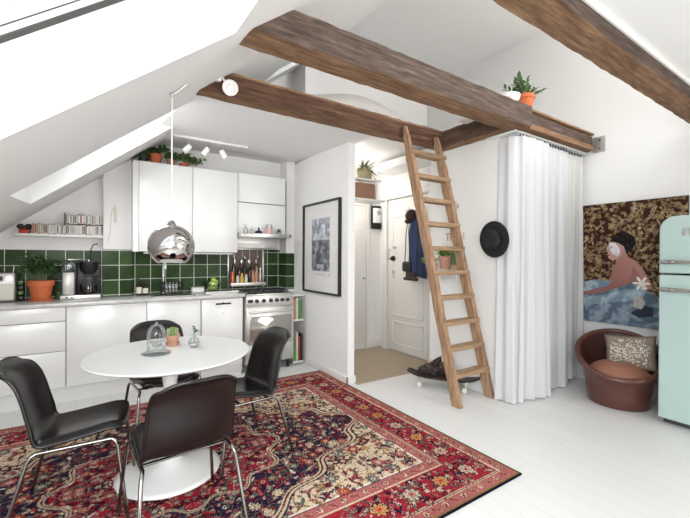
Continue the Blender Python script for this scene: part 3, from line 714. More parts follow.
# coffee maker
t = thing('coffee_maker', 'filter coffee maker with glass jug and silver water tank on the worktop', 'coffee maker', (-.13, 4.62, .93))
MB().box(-.30, .03, 4.54, 4.70, .932, .972, .004).build('base', 'steeld', t)
MB().box(-.255, -.235, 4.534, 4.541, .945, .958, .002).box(-.215, -.195, 4.534, 4.541, .945, .958, .002).build('switch', 'black', t)
MB().box(-.285, -.185, 4.56, 4.69, .972, 1.20, .012).build('tower', 'silver', t)
MB().box(-.29, -.18, 4.555, 4.695, 1.20, 1.305, .01).build('water_tank', 'glass', t)
MB().box(-.293, -.177, 4.552, 4.698, 1.305, 1.318, .004).build('tank_lid', 'black', t)
MB().lathe([(0, 1.18), (.045, 1.18), (.075, 1.22), (.082, 1.30), (0, 1.305)], (-.07, 4.62, 0), 24).build('filter_holder', 'black', t)
MB().tube([(-.24, 4.62, 1.315), (-.24, 4.62, 1.325), (-.07, 4.62, 1.325), (-.07, 4.62, 1.30)], .008).build('water_arm', 'steel', t)
j = MB().lathe([(.055, .976), (.075, 1.0), (.078, 1.07), (.05, 1.13), (.052, 1.15)], (-.07, 4.62, 0), 24).build('jug', 'glass', t)
MB().lathe([(0, .978), (.052, .978), (.07, 1.0), (.073, 1.06), (0, 1.06)], (-.07, 4.62, 0), 24).build('coffee', 'glassb', j)
MB().box(-.12, -.02, 4.58, 4.66, 1.15, 1.168, .006).build('jug_lid', 'black', j)
MB().tube([(-.02, 4.62, 1.16), (.03, 4.62, 1.15), (.03, 4.62, 1.03), (-.0, 4.62, 1.0)], .008).build('jug_handle', 'black', j)
MB().box(-.185, .02, 4.69, 4.70, .972, 1.3, .002).box(-.185, -.175, 4.60, 4.69, .972, 1.3, .002).box(-.175, .02, 4.58, 4.69, 1.285, 1.305, .006).build('housing', 'black', t)
t = thing('power_cable', 'thin dark cable from the wall socket to the coffee maker', 'cable', (-.03, 4.835, 1.3))
MB().tube([(.02, 4.838, 1.50), (-.03, 4.835, 1.485), (-.055, 4.835, 1.43), (-.06, 4.83, 1.33), (-.05, 4.75, 1.30)], .004, 8).build('cord', 'black', t)
MB().box(.005, .05, 4.825, 4.842, 1.475, 1.53, .005).build('socket', 'whitemat', t)
solo('mug', MB().lathe([(0, 0), (.028, 0), (.032, .01), (.032, .07), (.028, .07), (.028, .01), (0, .008)], (-.365+.05, 4.72, .93), 18), 'leafd', 'small dark cup behind the plant saucer on the worktop', 'cup')
# soap bottles
for x, h, lab in ((.385, .15, 'larger dark soap pump bottle with pale label on the worktop'), (.45, .13, 'smaller dark soap pump bottle with pale label on the worktop')):
    t = thing('soap_bottle', lab, 'bottle', (x, 4.70, .93), group='soap bottles')
    MB().lathe([(0, 0), (.026, 0), (.028, .005), (.028, h*.75), (.012, h*.88), (.012, h), (0, h)], (x, 4.70, .93), 20).build('body', 'glassb', t)
    MB().lathe([(.0285, .02), (.0288, .02), (.0288, h*.6), (.0285, h*.6)], (x, 4.70, .93), 20).build('label_band', 'label', t)
    MB().tube([(x, 4.70, .93+h), (x, 4.70, .93+h+.03), (x-.03, 4.69, .93+h+.028)], .005).build('pump', 'black', t)
# tap and dish rack
t = thing('kitchen_tap', 'white and chrome mixer tap over the sink below the pendant lamp', 'tap', (.64, 4.77, .93))
MB().lathe([(0, 0), (.026, 0), (.024, .02), (.014, .03), (.014, .2), (0, .2)], (.64, 4.77, .93), 20).build('base', 'chrome', t)
MB().tube([(.64, 4.77, 1.12), (.64, 4.77, 1.24), (.64, 4.74, 1.28), (.64, 4.68, 1.29), (.64, 4.62, 1.26), (.64, 4.61, 1.22)], .012, 12).build('spout', 'white', t)
MB().tube([(.66, 4.77, 1.02), (.70, 4.76, 1.05)], .006).build('lever', 'chrome', t)
t = thing('dish_rack', 'black wire dish rack beside the sink', 'dish rack', (.70, 4.62, .93))
mb = MB()
for z, s in ((.935, .9), (1.0, 1), (1.06, 1.1)):
    mb.tube([(.70+.12*s*math.cos(a*PI/12), 4.62+.09*s*math.sin(a*PI/12), z) for a in range(24)], .004, 6, closed=True)
for a in range(24):
    c, s_ = math.cos(a*PI/12), math.sin(a*PI/12)
    mb.tube([(.70+.108*c, 4.62+.081*s_, .935), (.70+.12*math.cos((a+1)*PI/12), 4.62+.09*math.sin((a+1)*PI/12), 1.0), (.70+.132*c, 4.62+.099*s_, 1.06)], .003, 5)
mb.build('wires', 'black', t)
for k in range(4): solo('plate', MB().lathe([(0, 0), (.04, 0), (.065, .012), (.063, .014), (.04, .003), (0, .003)], (.64+k*.035, 4.62, 1.005), 24, 'X'), 'white', ['white plate leftmost in the dish rack', 'white plate second in the dish rack', 'white plate third in the dish rack', 'white plate rightmost in the dish rack'][k], 'plate', 'plates in the dish rack')
solo('sink', MB().box(.50, .93, 4.36, 4.76, .9302, .934, .001).box(.53, .90, 4.39, 4.73, .934, .9345), 'steel', 'steel sink let into the worktop in front of the tap', 'sink')
t = thing('glass_bowl', 'round glass bowl holding green limes on the worktop', 'bowl', (1.19, 4.72, .93))
MB().lathe([(0, .003), (.035, .003), (.075, .05), (.082, .10), (.07, .14), (.067, .14), (.078, .10), (.072, .052), (.035, .008), (0, .008)], (1.19, 4.72, .93), 28).build('bowl', 'glass', t)
for k, (dx, dy, dz) in enumerate(((-.03, 0, .045), (.03, .01, .048), (0, -.03, .05), (.0, .03, .05), (-.02, 0, .10), (.025, -.005, .10), (.0, .0, .145), (.04, .02, .12))):
    solo('lime', MB().sphere((1.19+dx, 4.72+dy, .93+dz), .028, (1.1, 1, 1), 14, 10), 'lime', 'yellow green lime piled in the glass bowl', 'lime', 'limes in the glass bowl')
solo('tray', MB().box(1.04, 1.42, 4.44, 4.60, .93, .945, .003).box(1.04, 1.42, 4.44, 4.45, .945, .955), 'steeld', 'flat steel tray on the worktop in front of the lime bowl', 'tray')
t = thing('food_box', 'low white container on the worktop left of the lime bowl', 'container', (1.02, 4.74, .93))
MB().box(.94, 1.08, 4.70, 4.80, .93, .985, .008).build('box', 'whitemat', t); MB().box(.935, 1.085, 4.695, 4.805, .985, .997, .004).build('lid', 'silver', t)
solo('cutting_board', MB().box(1.06, 1.36, 4.30, 4.42, .93, .94, .002), 'whitemat', 'white thin cutting board on the worktop edge above the dishwasher', 'cutting board')
# keys on shaft
t = thing('key_hook', 'small hanging key bunch on the white shaft left of the wall cabinets', 'keys', (.16, 4.72, 1.75))
MB().cyl((.16, 4.73, 1.91), (.16, 4.705, 1.91), .01).build('hook', 'whitemat', t)
MB().tube([(.16, 4.712, 1.91), (.13, 4.72, 1.84), (.115, 4.725, 1.6), (.09, 4.725, 1.50)], .002, 6).build('string', 'grey', t)
MB().box(.15, .175, 4.715, 4.728, 1.72, 1.87, .005).box(.158, .168, 4.71, 4.716, 1.84, 1.89, .002).build('tag', 'label', t)
# plants above wall cabinets
t = thing('potted_plant', 'green plant in an orange terracotta pot on the left wall cabinet top', 'plant', (.54, 4.66, 2.378)); pot(t, .54, 4.66, 2.378, .07, .12, 'terra', False)
bush(t, .54, 4.66, 2.46, .17, .10, .14, 230, .055, .032, 'leafd', 5, 12)
t = thing('trailing_plant', 'dark leaved trailing plant at the far left above the wall cabinets', 'plant', (.40, 4.62, 2.378)); pot(t, .42, 4.64, 2.378, .05, .06, 'leath', False)
bush(t, .41, 4.62, 2.42, .12, .08, .09, 170, .05, .03, 'leafd', 6, 10)
t = thing('potted_plant', 'low green plant in a small pink pot right of the orange pot', 'plant', (.70, 4.66, 2.378)); pot(t, .70, 4.66, 2.378, .045, .08, 'terral', False)
bush(t, .70, 4.66, 2.44, .10, .08, .11, 140, .05, .026, 'leafm', 7, 10)
t = thing('potted_plant', 'wide low green plant spreading to the right above the wall cabinets', 'plant', (.86, 4.66, 2.378)); pot(t, .84, 4.66, 2.378, .05, .06, 'terra', False)
bush(t, .88, 4.65, 2.42, .20, .09, .12, 300, .048, .028, 'leafm', 8, 16)
# track lights
t = thing('track_rail', 'white lighting track on the flat kitchen ceiling', 'lighting track', (.97, 3.96, 2.6)); 
zt_ = lambda y: 2.57+.09*(y-2.93)/1.93
MB().box(.65, 1.44, 4.20, 4.235, zt_(4.22)-.025, zt_(4.22)-.001, .003).build('rail', 'white', t)
def aim(d):  # rotation taking -Z to d
    return Vector((0, 0, -1)).rotation_difference(Vector(d).normalized()).to_matrix()
pr = None
for k, (x, d, lab) in enumerate(((.80, (-.5, .15, -.6), 'leftmost white spotlight on the ceiling track'), (.985, (-.45, .2, -.7), 'middle white spotlight on the ceiling track'), (1.16, (.5, .15, -.65), 'rightmost white spotlight on the ceiling track'))):
    z0 = zt_(4.22)-.026
    t = thing('track_spotlight', lab, 'spotlight', (x, 4.217, z0), group='spotlights on the kitchen track')
    MB().cyl((x, 4.217, z0), (x, 4.217, z0-.075), .007).build('stem', 'silver', t)
    rm = aim(d).to_4x4(); c = Vector((x, 4.217, z0-.095))
    b = MB(); b.lathe([(0, .035), (.02, .035), (.03, .02), (.032, -.055), (.027, -.055), (.025, -.03), (0, -.028)], (0, 0, 0), 20); b.bm.transform(Matrix.Translation(c) @ rm); b.build('head', 'white', t)
# pendant lamp
px, py = .373, 2.45
t = thing('pendant_lamp', 'chrome ball pendant lamp hanging above the round table', 'pendant lamp', (px, py, 1.31))
prof = []
for k in range(29):
    a = PI*.045 + (PI*.80-PI*.045)*k/28
    prof.append((.130*math.sin(a), 1.424+.127*math.cos(a)))
prof += [(r-.003, z) for r, z in prof[::-1]]
MB().lathe(prof, (px, py, 0), 48).build('shade', 'chrome', t, smooth=180)
MB().lathe([(0, 1.577), (.007, 1.577), (.018, 1.568), (.025, 1.549), (0, 1.549)], (px, py, 0), 20).build('cap', 'chrome', t)
MB().cyl((px, py, 1.575), (px, py, 2.328), .0036, seg=8).build('cord', 'whitemat', t)
MB().sphere((px, py, 1.46), .032).build('bulb', 'whitemat', t)
t2 = thing('lamp_arm', 'thin steel arm on the roof slope carrying the pendant cord', 'lamp arm', (.40, 2.44, 2.34))
MB().tube([(.373, 2.45, 2.33), (.41, 2.445, 2.362), (.456, 2.435, 2.412)], .005, 8).sphere((.373, 2.45, 2.33), .012).build('arm', 'steel', t2)
# spotlight on beam
t = thing('beam_spotlight', 'round white spotlight with glass face clamped on the reddish beam', 'spotlight', (.80, 2.76, 2.56))
dv = Vector((-.28, -.92, -.26)).normalized(); rm = aim(dv).to_4x4(); c = Vector((.805, 2.735, 2.585))
def B(prof, seg=28):
    b = MB(); b.lathe(prof, (0, 0, 0), seg); b.bm.transform(Matrix.Translation(c) @ rm); return b
B([(.030, .03), (.052, -.01), (.055, -.025), (.045, -.027), (.043, -.018), (0, -.016)]).build('ring', 'white', t)
B([(0, .035), (.028, .035), (.034, .028), (0, .028)]).build('housing', 'whitemat', t)
B([(0, -.020), (.03, -.020), (.032, -.016), (0, -.016)]).build('lens', 'silver', t)
B([(0, -.024), (.013, -.024), (.013, -.018), (0, -.018)]).build('bulb', 'steeld', t)
MB().tube([(.80, 2.76, 2.60), (.76, 2.77, 2.66), (.735, 2.785, 2.67)], .008, 8).box(.715, .75, 2.77, 2.80, 2.635, 2.69, .004).build('clamp', 'white', t)

# ================================================================== DIVIDER PICTURE
t = thing('framed_picture', 'large black framed print with a wide white mount on the divider wall', 'picture', (2.22, 3.875, .94))
f = MB().box(2.2, 2.235, 3.44, 3.462, .93, 2.02).box(2.2, 2.235, 4.288, 4.31, .93, 2.02).box(2.2, 2.235, 3.462, 4.288, .93, .952).box(2.2, 2.235, 3.462, 4.288, 1.998, 2.02)
f.build('frame', 'black', t)
MB().box(2.222, 2.228, 3.462, 4.288, .952, 1.998).build('mount', 'whitemat', t)
rg = np.random.RandomState(5)
def smooth_noise(ny, nx, cell, rg):
    gy, gx = ny//cell+3, nx//cell+3
    g = rg.rand(gy, gx); y = np.arange(ny)/cell; x = np.arange(nx)/cell
    y0 = y.astype(int); x0 = x.astype(int); fy = (y-y0)[:, None]; fx = (x-x0)[None]
    fy = fy*fy*(3-2*fy); fx = fx*fx*(3-2*fx)
    a = g[np.ix_(y0, x0)]; b = g[np.ix_(y0, x0+1)]; c = g[np.ix_(y0+1, x0)]; d = g[np.ix_(y0+1, x0+1)]
    return (a*(1-fx)+b*fx)*(1-fy)+(c*(1-fx)+d*fx)*fy
ny, nx = 150, 104
n = .5*smooth_noise(ny, nx, 12, rg)+.3*smooth_noise(ny, nx, 5, rg)+.2*rg.rand(ny, nx)
v = .60+.36*(n-.5)*2
yy, xx = np.mgrid[0:ny, 0:nx]/np.array([ny, nx])[:, None, None]
v = v - .13*((yy > .42) & (yy < .95)) + .1*(yy < .4)
v[(abs(yy-.9) < .04) & (abs(xx-.5) < .2)] = .72
v[(abs(yy-.42) < .006)] = .3
img = np.stack([v*.98, v, v*1.04], -1)
image_sheet('print', img, ((2.221, 4.098, 1.825), (2.221, 3.67, 1.825), (2.221, 4.098, 1.195)), 'attr', t)
mbl = MB()
for k in range(14): mbl.box(2.2205, 2.222, 4.05-k*.021-.014, 4.05-k*.021, 1.15, 1.156+.003*(k % 3))
mbl.box(2.2205, 2.222, 3.67, 3.69, 1.14, 1.165); mbl.build('caption_marks', 'silver', t)
MB().box(2.214, 2.216, 3.462, 4.288, .952, 1.998).build('glazing', 'glazing', t)
t = thing('wall_hook', 'small translucent knob hook on the white wall between hood and framed print', 'hook', (2.147, 4.62, 1.62))
MB().cyl((2.155, 4.63, 1.64), (2.155, 4.59, 1.64), .012).sphere((2.155, 4.585, 1.64), .026).build('knob', 'silver', t)

# ================================================================== HALL
t = thing('hall_shelf', 'white two tier wall shelf behind the divider wall in the hall', 'shelf', (2.6, 3.85, 2.1))
MB().box(2.321, 3.02, 3.72, 3.98, 2.318, 2.342, .002).build('top_board', 'white', t)
MB().box(2.321, 3.09, 3.72, 3.98, 2.07, 2.095, .002).build('lower_board', 'white', t)
MB().box(2.95, 2.975, 3.74, 3.98, 2.095, 2.318, .001).build('upright', 'white', t)
solo('storage_box', MB().box(2.5, 2.93, 3.75, 3.96, 2.096, 2.29, .004), 'box', 'brown cardboard box standing in the white hall shelf', 'box')
t = thing('potted_plant', 'spiky spider plant in a woven pot on top of the hall shelf', 'plant', (2.82, 3.83, 2.342))
MB().lathe([(0, 0), (.075, 0), (.095, .05), (.095, .10), (.085, .15), (.075, .15), (.085, .10), (0, .09)], (2.82, 3.83, 2.342), 24).jitter(.003).build('pot', 'strawpot', t)
R = random.Random(9); mb = MB()
for k in range(60):
    a = R.uniform(0, 2*PI); e = R.uniform(.35, 1.35)
    mb.leaf((2.82, 3.83, 2.45), (math.cos(a)*math.cos(e), math.sin(a)*math.cos(e), math.sin(e)*.75), R.uniform(.2, .34), .017, droop=R.uniform(.2, .8))
for v in mb.bm.verts: v.co.z = min(v.co.z, 2.73)
mb.build('foliage', 'leafg', t, smooth=180)
solo('white_plate', MB().lathe([(0, 0), (.05, 0), (.085, .012), (.084, .016), (.05, .005), (0, .005)], (2.95, 3.93, 2.43), 24, 'Y'), 'silver', 'round pale plate leaning behind the spider plant', 'plate')
t = thing('fuse_box', 'white electricity meter on a black backing board high in the hall', 'fuse box', (3.5, 4.45, 1.8))
MB().box(3.42, 3.60, 4.44, 4.462, 1.79, 2.14, .004).build('backing', 'black', t)
MB().box(3.44, 3.59, 4.39, 4.44, 1.88, 2.10, .006).build('meter', 'white', t)
MB().cyl((3.515, 4.391, 2.03), (3.515, 4.386, 2.03), .035).build('dial', 'silver', t)
solo('cable_duct', MB().box(3.02, 3.20, 4.45, 4.462, 2.12, 2.14, .002), 'trim', 'thin white cable duct on the hall wall left of the meter', 'cable duct')
t = thing('shoulder_bag', 'small black bag hanging by long straps on the entrance door', 'bag', (3.52, 3.80, 1.1))
MB().tube([(3.50, 3.80, 1.30), (3.50, 3.78, 1.70), (3.54, 3.755, 2.02), (3.50, 3.73, 1.70), (3.50, 3.70, 1.30)], .006, 8).build('strap', 'black', t)
MB().box(3.47, 3.54, 3.67, 3.84, 1.17, 1.31, .03, 3).build('pouch', 'black', t)
MB().tube([(3.48, 3.74, 1.20), (3.48, 3.74, 1.06)], [.012, .02], 8).build('tassel', 'black', t)
t = thing('hanging_coat', 'navy blue cloth jacket hanging from a hook on the entrance door', 'jacket', (3.52, 3.60, 1.1))
def coat(u, v):
    a = 2*PI*u; z = 1.98-.86*v; w = .07+.09*math.sin(min(1, v*1.6)*PI/2)+.012*math.sin(6*a+3*v); d = .045+.012*math.sin(5*a+6*v)
    return (3.525+d*math.cos(a)*.8, 3.60+w*math.sin(a)-.02*v+ .012*math.sin(7*v), z+.03*math.sin(a)*v)
MB().grid(coat, 36, 24, True).build('body', 'denim', t, smooth=180)
MB().grid(lambda u, v: (3.50+.03*math.cos(2*PI*u), 3.50+.035*math.sin(2*PI*u)-.02*v, 1.85-.70*v), 14, 12, True).build('sleeve', 'denim', t, smooth=180)
t = thing('fur_hat', 'dark brown furry hat hung above the jacket on the entrance door', 'hat', (3.5, 3.68, 1.84))
MB().sphere((3.50, 3.68, 1.92), .085, (.7, 1.1, 1.0), 30, 20).jitter(.007, 3).build('crown', 'fur', t)
MB().sphere((3.49, 3.72, 1.85), .05, (.6, 1.5, .6), 24, 14).jitter(.007, 5).build('flap', 'fur', t)
t = thing('leather_bag', 'flat dark brown leather purse hanging below the jacket', 'bag', (3.48, 3.66, 1.06))
MB().box(3.43, 3.46, 3.50, 3.76, 1.06, 1.10, .01).box(3.435, 3.455, 3.53, 3.70, 1.09, 1.16, .008).build('purse', 'leath', t)
MB().tube([(3.445, 3.52, 1.12), (3.455, 3.53, 1.6), (3.52, 3.58, 2.03)], .005, 8).build('strap', 'leath', t)
solo('coat_hook', MB().box(3.555, 3.588, 3.52, 3.86, 2.0, 2.03, .004).tube([(3.56, 3.76, 2.02), (3.53, 3.76, 2.02), (3.525, 3.76, 2.05)], .006).tube([(3.56, 3.62, 2.02), (3.53, 3.62, 2.02), (3.525, 3.62, 2.05)], .006), 'steel', 'small hook rail on the entrance door holding bag and jacket', 'hook')

# ================================================================== ALCOVE WALL + LADDER
LB = [Vector((2.742, 2.27, 0)), Vector((3.218, 2.27, 0))]; LT = [Vector((2.535, 2.765, 2.66)), Vector((2.975, 2.765, 2.63))]
t = thing('ladder', 'wooden loft ladder with ten rungs leaning against the beam', 'ladder', tuple((LB[0]+LB[1])/2))
for b, q in zip(LB, LT):
    mb = MB(); w, d = .027, .042; n = 24; R = random.Random(int(b.x*100)); rings = []
    for i in range(n+1):
        p = b.lerp(q, i/n); k = 1 if i < n-2 else (.75 if i < n else .45)
        cs = [(-w, -d), (0, -d*1.08), (w, -d), (w, 0), (w, d), (0, d*1.05), (-w, d), (-w, 0)]
        zs = max(0, .0)
        rings.append([mb.bm.verts.new(p+Vector((x*k+R.uniform(-.002, .002), y*k+R.uniform(-.002, .002), 0))) for x, y in cs])
    for a, c in zip(rings, rings[1:]):
        for k in range(8): mb.bm.faces.new((a[k], a[(k+1) % 8], c[(k+1) % 8], c[k]))
    mb.bm.faces.new(rings[0][::-1]); mb.bm.faces.new(rings[-1])
    mb.build('rail', 'ladder', t, smooth=50)
for i in range(10):
    z = .27+i*.235; k = z/2.645
    a = LB[0].lerp(LT[0], k); b = LB[1].lerp(LT[1], k); R = random.Random(i)
    mb = MB().box(a.x-.01, b.x+.03, a.y-.05, a.y+.055, a.z-.021, a.z+.021, .006)
    for v in mb.bm.verts:
        v.co.y += (v.co.x-a.x)/(b.x-a.x)*(b.y-a.y)
    mb.jitter(.0015, i).build('rung', 'rung', t)
# shelf and bits on the alcove wall behind the ladder
AX = 3.25
t = thing('wall_shelf', 'small white wall shelf behind the ladder holding plants', 'shelf', (3.16, 2.72, 1.2))
MB().box(3.05, AX, 2.53, 2.96, 1.215, 1.237, .003).build('board', 'white', t)
for y in (2.58, 2.88): MB().box(3.10, AX, y, y+.02, 1.11, 1.215).build('bracket', 'white', t)
t = thing('potted_plant', 'green succulent in a rosy clay pot on the shelf behind the ladder', 'plant', (3.15, 2.78, 1.237))
pot(t, 3.15, 2.78, 1.237, .075, .14, 'terral', False); bush(t, 3.15, 2.78, 1.35, .10, .12, .11, 110, .05, .036, 'leafl', 12, 12)
t = thing('cactus', 'tall dark green cactus at the right end of the shelf behind the ladder', 'cactus', (3.15, 2.645, 1.237))
MB().lathe([(0, 0), (.03, 0), (.038, .05), (0, .05)], (3.15, 2.645, 1.237), 18).build('pot', 'terral', t)
def ribbed(cx, cy, z, r, h, nr=9):
    return lambda u, v: (cx+(r*(1+.14*math.cos(nr*2*PI*u)))*math.sin(min(PI*.5+0, PI/2) if v < .75 else PI/2*(1-(v-.75)/.25)+.02)*math.cos(2*PI*u), cy+(r*(1+.14*math.cos(nr*2*PI*u)))*math.sin(PI/2 if v < .75 else PI/2*(1-(v-.75)/.25)+.02)*math.sin(2*PI*u), z+h*v if v < .75 else z+h*(.75+.25*math.sin((v-.75)/.25*PI/2)))
MB().grid(ribbed(3.15, 2.645, 1.285, .035, .13), 54, 16, True).build('stem', 'leafd', t, smooth=180)
t = thing('trailing_plant', 'light green trailing plant peeping out left of the ladder rail', 'plant', (3.13, 2.93, 1.237)); pot(t, 3.13, 2.925, 1.237, .035, .06, 'terral', False)
bush(t, 3.10, 2.98, 1.24, .08, .14, .14, 90, .05, .036, 'leafl', 15, 10)
t = thing('hanging_bauble', 'pale round bauble hanging on the wall high behind the ladder', 'bauble', (3.24, 2.94, 2.03))
bx_ = 2.86
MB().sphere((3.215, bx_, 2.10), .034).build('ball', 'dialw', t); MB().tube([(3.215, bx_, 2.13), (3.235, bx_, 2.33)], .002, 6).build('string', 'gap', t)
# loose lettering on the wall (as far as it reads in the photograph) and a wire star
def stroke_letters(name, strokes, y0, z0, s, m, label, cat):
    mb = MB()
    for st in strokes: mb.tube([(3.243, y0-a*s, z0+b*s) for a, b in st], .004, 6)
    return solo(name, mb, m, label, cat)
stroke_letters('wall_lettering', [[(0, .9), (.7, 1)], [(.35, .95), (.3, 0)], [(.8, 1), (.8, 0)], [(.8, .5), (1.3, .5)], [(1.3, 1), (1.3, 0)], [(1.5, 0), (1.8, 1), (2.1, 0)], [(1.6, .4), (2.0, .4)], [(2.3, 0), (2.3, .9), (2.9, .1), (2.9, 1)]], 2.86, 1.55, .085, 'terral', 'thin reddish lettering on the white wall behind the ladder', 'lettering')
solo('wire_star', MB().tube([(3.243, 2.70+.03*math.cos(a*4*PI/5+.3)*1, 1.92+.034*math.sin(a*4*PI/5+.3)) for a in range(5)], .002, 6, closed=True), 'gap', 'thin wire star on the white wall beside the right ladder rail', 'ornament')
# skateboard with shoes
SR = Matrix.Rotation(math.radians(-58), 4, 'Z'); 
t = thing('skateboard', 'skateboard on the floor behind the ladder foot', 'skateboard', (3.03, 2.70, 0), math.radians(-58))
mb = MB().grid(lambda u, v: ((u-.5)*.74, (v-.5)*.19*(1-(abs(2*u-1)**5)*.55), .105+.045*abs(2*u-1)**4), 28, 8)
mb.build('deck', 'leath', t, world=False, solid=.012)
for sx in (-.23, .23):
    MB().tube([(sx, -.07, .052), (sx, .07, .052)], .011).box(sx-.03, sx+.03, -.03, .03, .06, .10, .004).build('truck', 'steel', t, world=False)
    for sy in (-1, 1):
        MB().lathe([(0, -.016), (.022, -.016), (.027, -.010), (.027, .010), (.022, .016), (0, .016)], (sx, sy*.078, .0275), 20, 'Y').build('wheel', 'dialw', t, world=False)
def shoe(label, loc, rz):
    t = thing('shoe', label, 'shoe', loc, rz, 'dark shoes on the skateboard')
    def f(u, v):
        a = 2*PI*u; L = .135
        x = L*math.cos(a); w = .045*(1-.25*math.cos(a)*(-1 if 0 else 1)*.3)
        top = .085 + .085*max(0, -math.cos(a))
        return (x*(1-.35*max(0, v-.3)*(1 if math.cos(a) > 0 else .15)) - (.05*v if math.cos(a) > 0 else 0), w*math.sin(a)*(1-.3*v), .016+top*v)
    mb = MB().grid(f, 28, 8, True); mb.build('upper', 'leath', t, world=False, smooth=180, solid=.004)
    MB().prism([(.14*math.cos(k*PI/14), .05*math.sin(k*PI/14)) for k in range(28)], 0, .018, 'Z').build('sole', 'black', t, world=False)
    mb = MB()
    for k in range(4): mb.tube([(.03-.018*k, -.034, .085+.014*k), (.035-.018*k, 0, .10+.016*k), (.03-.018*k, .034, .085+.014*k)], .003, 6)
    mb.build('lace', 'knobr', t, world=False)
    MB().sphere((.055, 0, .05), .052, (1.3, .9, .75)).build('toe', 'leath', t, world=False)
    return t
dk = .112
shoe('dark shoe at the far end of the skateboard', (3.0, 2.86, dk), math.radians(150))
shoe('dark lace-up shoe in the middle of the skateboard', (3.08, 2.76, dk), math.radians(165))
# hat on the wall
t = thing('felt_hat', 'black felt hat hanging on the wall end beside the white curtain', 'hat', (3.15, 2.24, 1.38))
hr = Matrix.Translation((3.145, 2.185, 1.54)) @ Matrix.Rotation(math.radians(-90), 4, 'Y') @ Matrix.Rotation(.3, 4, 'Z')
def HB(mb): mb.bm.transform(Matrix.Diagonal((1.06, .95, 1, 1))); mb.bm.transform(hr); return mb
HB(MB().lathe([(.085, 0), (.12, .004), (.16, .002), (.166, -.004), (.16, -.006), (.12, -.004), (.085, -.006)], (0, 0, 0), 48)).build('brim', 'hat', t, smooth=180)
HB(MB().lathe([(.088, -.002), (.092, .04), (.088, .075), (.075, .092), (.04, .086), (0, .08)], (0, 0, 0), 48)).build('crown', 'hat', t, smooth=180)
HB(MB().lathe([(.0925, .006), (.0945, .006), (.0965, .035), (.0935, .036)], (0, 0, 0), 48)).build('band', 'blackpl', t)
solo('hat_hook', MB().cyl((3.25, 2.215, 1.60), (3.16, 2.20, 1.61), .005), 'steel', 'small peg in the wall that carries the black hat', 'peg')
# ================================================================== CURTAIN
def curtain(path, amp, folds, z0, z1, seed, name_mat, t, gather=1):
    R = random.Random(seed); pts = [Vector((p[0], p[1], 0)) for p in path]
    seg = [(b-a).length for a, b in zip(pts, pts[1:])]; tot = sum(seg)
    ph = [R.uniform(0, 6.28) for _ in range(6)]
    def at(s):
        d = s*tot
        for i, l in enumerate(seg):
            if d <= l or i == len(seg)-1:
                a, b = pts[i], pts[i+1]; tt = (b-a).normalized(); return a.lerp(b, min(1.0, d/l)), Vector((-tt.y, tt.x, 0))
            d -= l
    def fn(u, v):
        p, n = at(u); w = amp*(.30+.70*v)
        uu = u+.006*math.sin(3*v+ph[0])+.004*math.sin(9*u+2*v)
        o = w*(math.sin(2*PI*folds*uu+ph[1])*.62+math.sin(2*PI*folds*1.63*uu+ph[2]+v)*.30)
        o += .03*v*math.sin(2*PI*2.2*uu+ph[4]) 
        o += .002*math.sin(12*v+30*u)*v
        q = p+n*o
        return (q.x, q.y, z1+(z0-z1)*v + (.004*math.sin(20*u) if v > .99 else 0))
    return MB().grid(fn, int(folds*22), 40).build('panel', name_mat, t, smooth=180)
t = thing('curtain', 'floor length sheer white curtain hanging below the beam corner', 'curtain', (3.6, 2.03, 0))
curtain([(3.235, 2.20), (3.215, 2.08), (3.29, 1.99), (3.42, 1.975), (3.72, 1.985), (3.82, 2.03), (4.20, 2.03)], .036, 9, .012, 2.50, 3, 'curtain', t)
for k in range(17):
    x = 3.30+k*.053; MB().cyl((x, 2.02, 2.495), (x, 2.02, 2.53), .005, seg=8).build('glider', 'gap', t)
t = thing('curtain', 'narrow greyer curtain length hanging against the right wall beside the tub chair', 'curtain', (4.3, 2.06, 0))
curtain([(4.18, 2.06), (4.54, 2.04)], .03, 3, .05, 2.50, 5, 'curtaing', t)
for k in range(6):
    x = 4.22+k*.06; MB().cyl((x, 2.05, 2.495), (x, 2.05, 2.53), .005, seg=8).build('glider', 'gap', t)
solo('curtain_rail', MB().box(3.22, 4.58, 2.0, 2.075, 2.53, 2.546, .003).box(3.20, 3.25, 2.0, 2.32, 2.53, 2.546, .003), 'white', 'white curtain rail fixed under the beam above the curtain', 'curtain rail')
# plant on the beam
solo('loft_plank', MB().box(3.0, 4.55, 2.105, 2.5, 2.72, 2.742, .003), 'whitemat', 'white plank behind the beam carrying the upper plant pots', 'plank')
t = thing('potted_plant', 'fleshy leaved plant in an orange clay pot up on the beam corner', 'plant', (3.31, 1.975, 2.742)); pot(t, 3.31, 1.985, 2.742, .088, .125, 'terra', False)
R = random.Random(21); mb = MB(); st = MB()
for k in range(15):
    a = -2.6+k*.42+R.uniform(-.2, .2); e = R.uniform(.35, .9); L = R.uniform(.16, .27)*(1 if abs(math.cos(a)) > .5 else .6)
    d = Vector((math.cos(a)*math.cos(e), .5*math.sin(a)*math.cos(e), math.sin(e)*.75)); b = Vector((3.31, 1.985, 2.85))
    st.tube([b, b+d*L*.5, b+d*L-Vector((0, 0, .01))], [.007, .006, .003], 6)
    for j in range(8):
        q = b+d*L*(.2+.8*j/7); s = 1 if j % 2 else -1
        mb.leaf(q, d*.9+Vector((-d.y, d.x, .3))*s*.9+Vector((0, 0, .3)), .062, .026)
st.build('stem', 'leafg', t); mb.build('foliage', 'leafd', t, smooth=180)
t = thing('bowl', 'white round bowl on the beam left of the clay plant pot', 'bowl', (3.10, 2.02, 2.742)); 
MB().lathe([(0, 0), (.05, 0), (.1, .05), (.105, .085), (.098, .085), (.09, .05), (0, .015)], (3.10, 2.02, 2.742), 28).build('bowl', 'white', t)

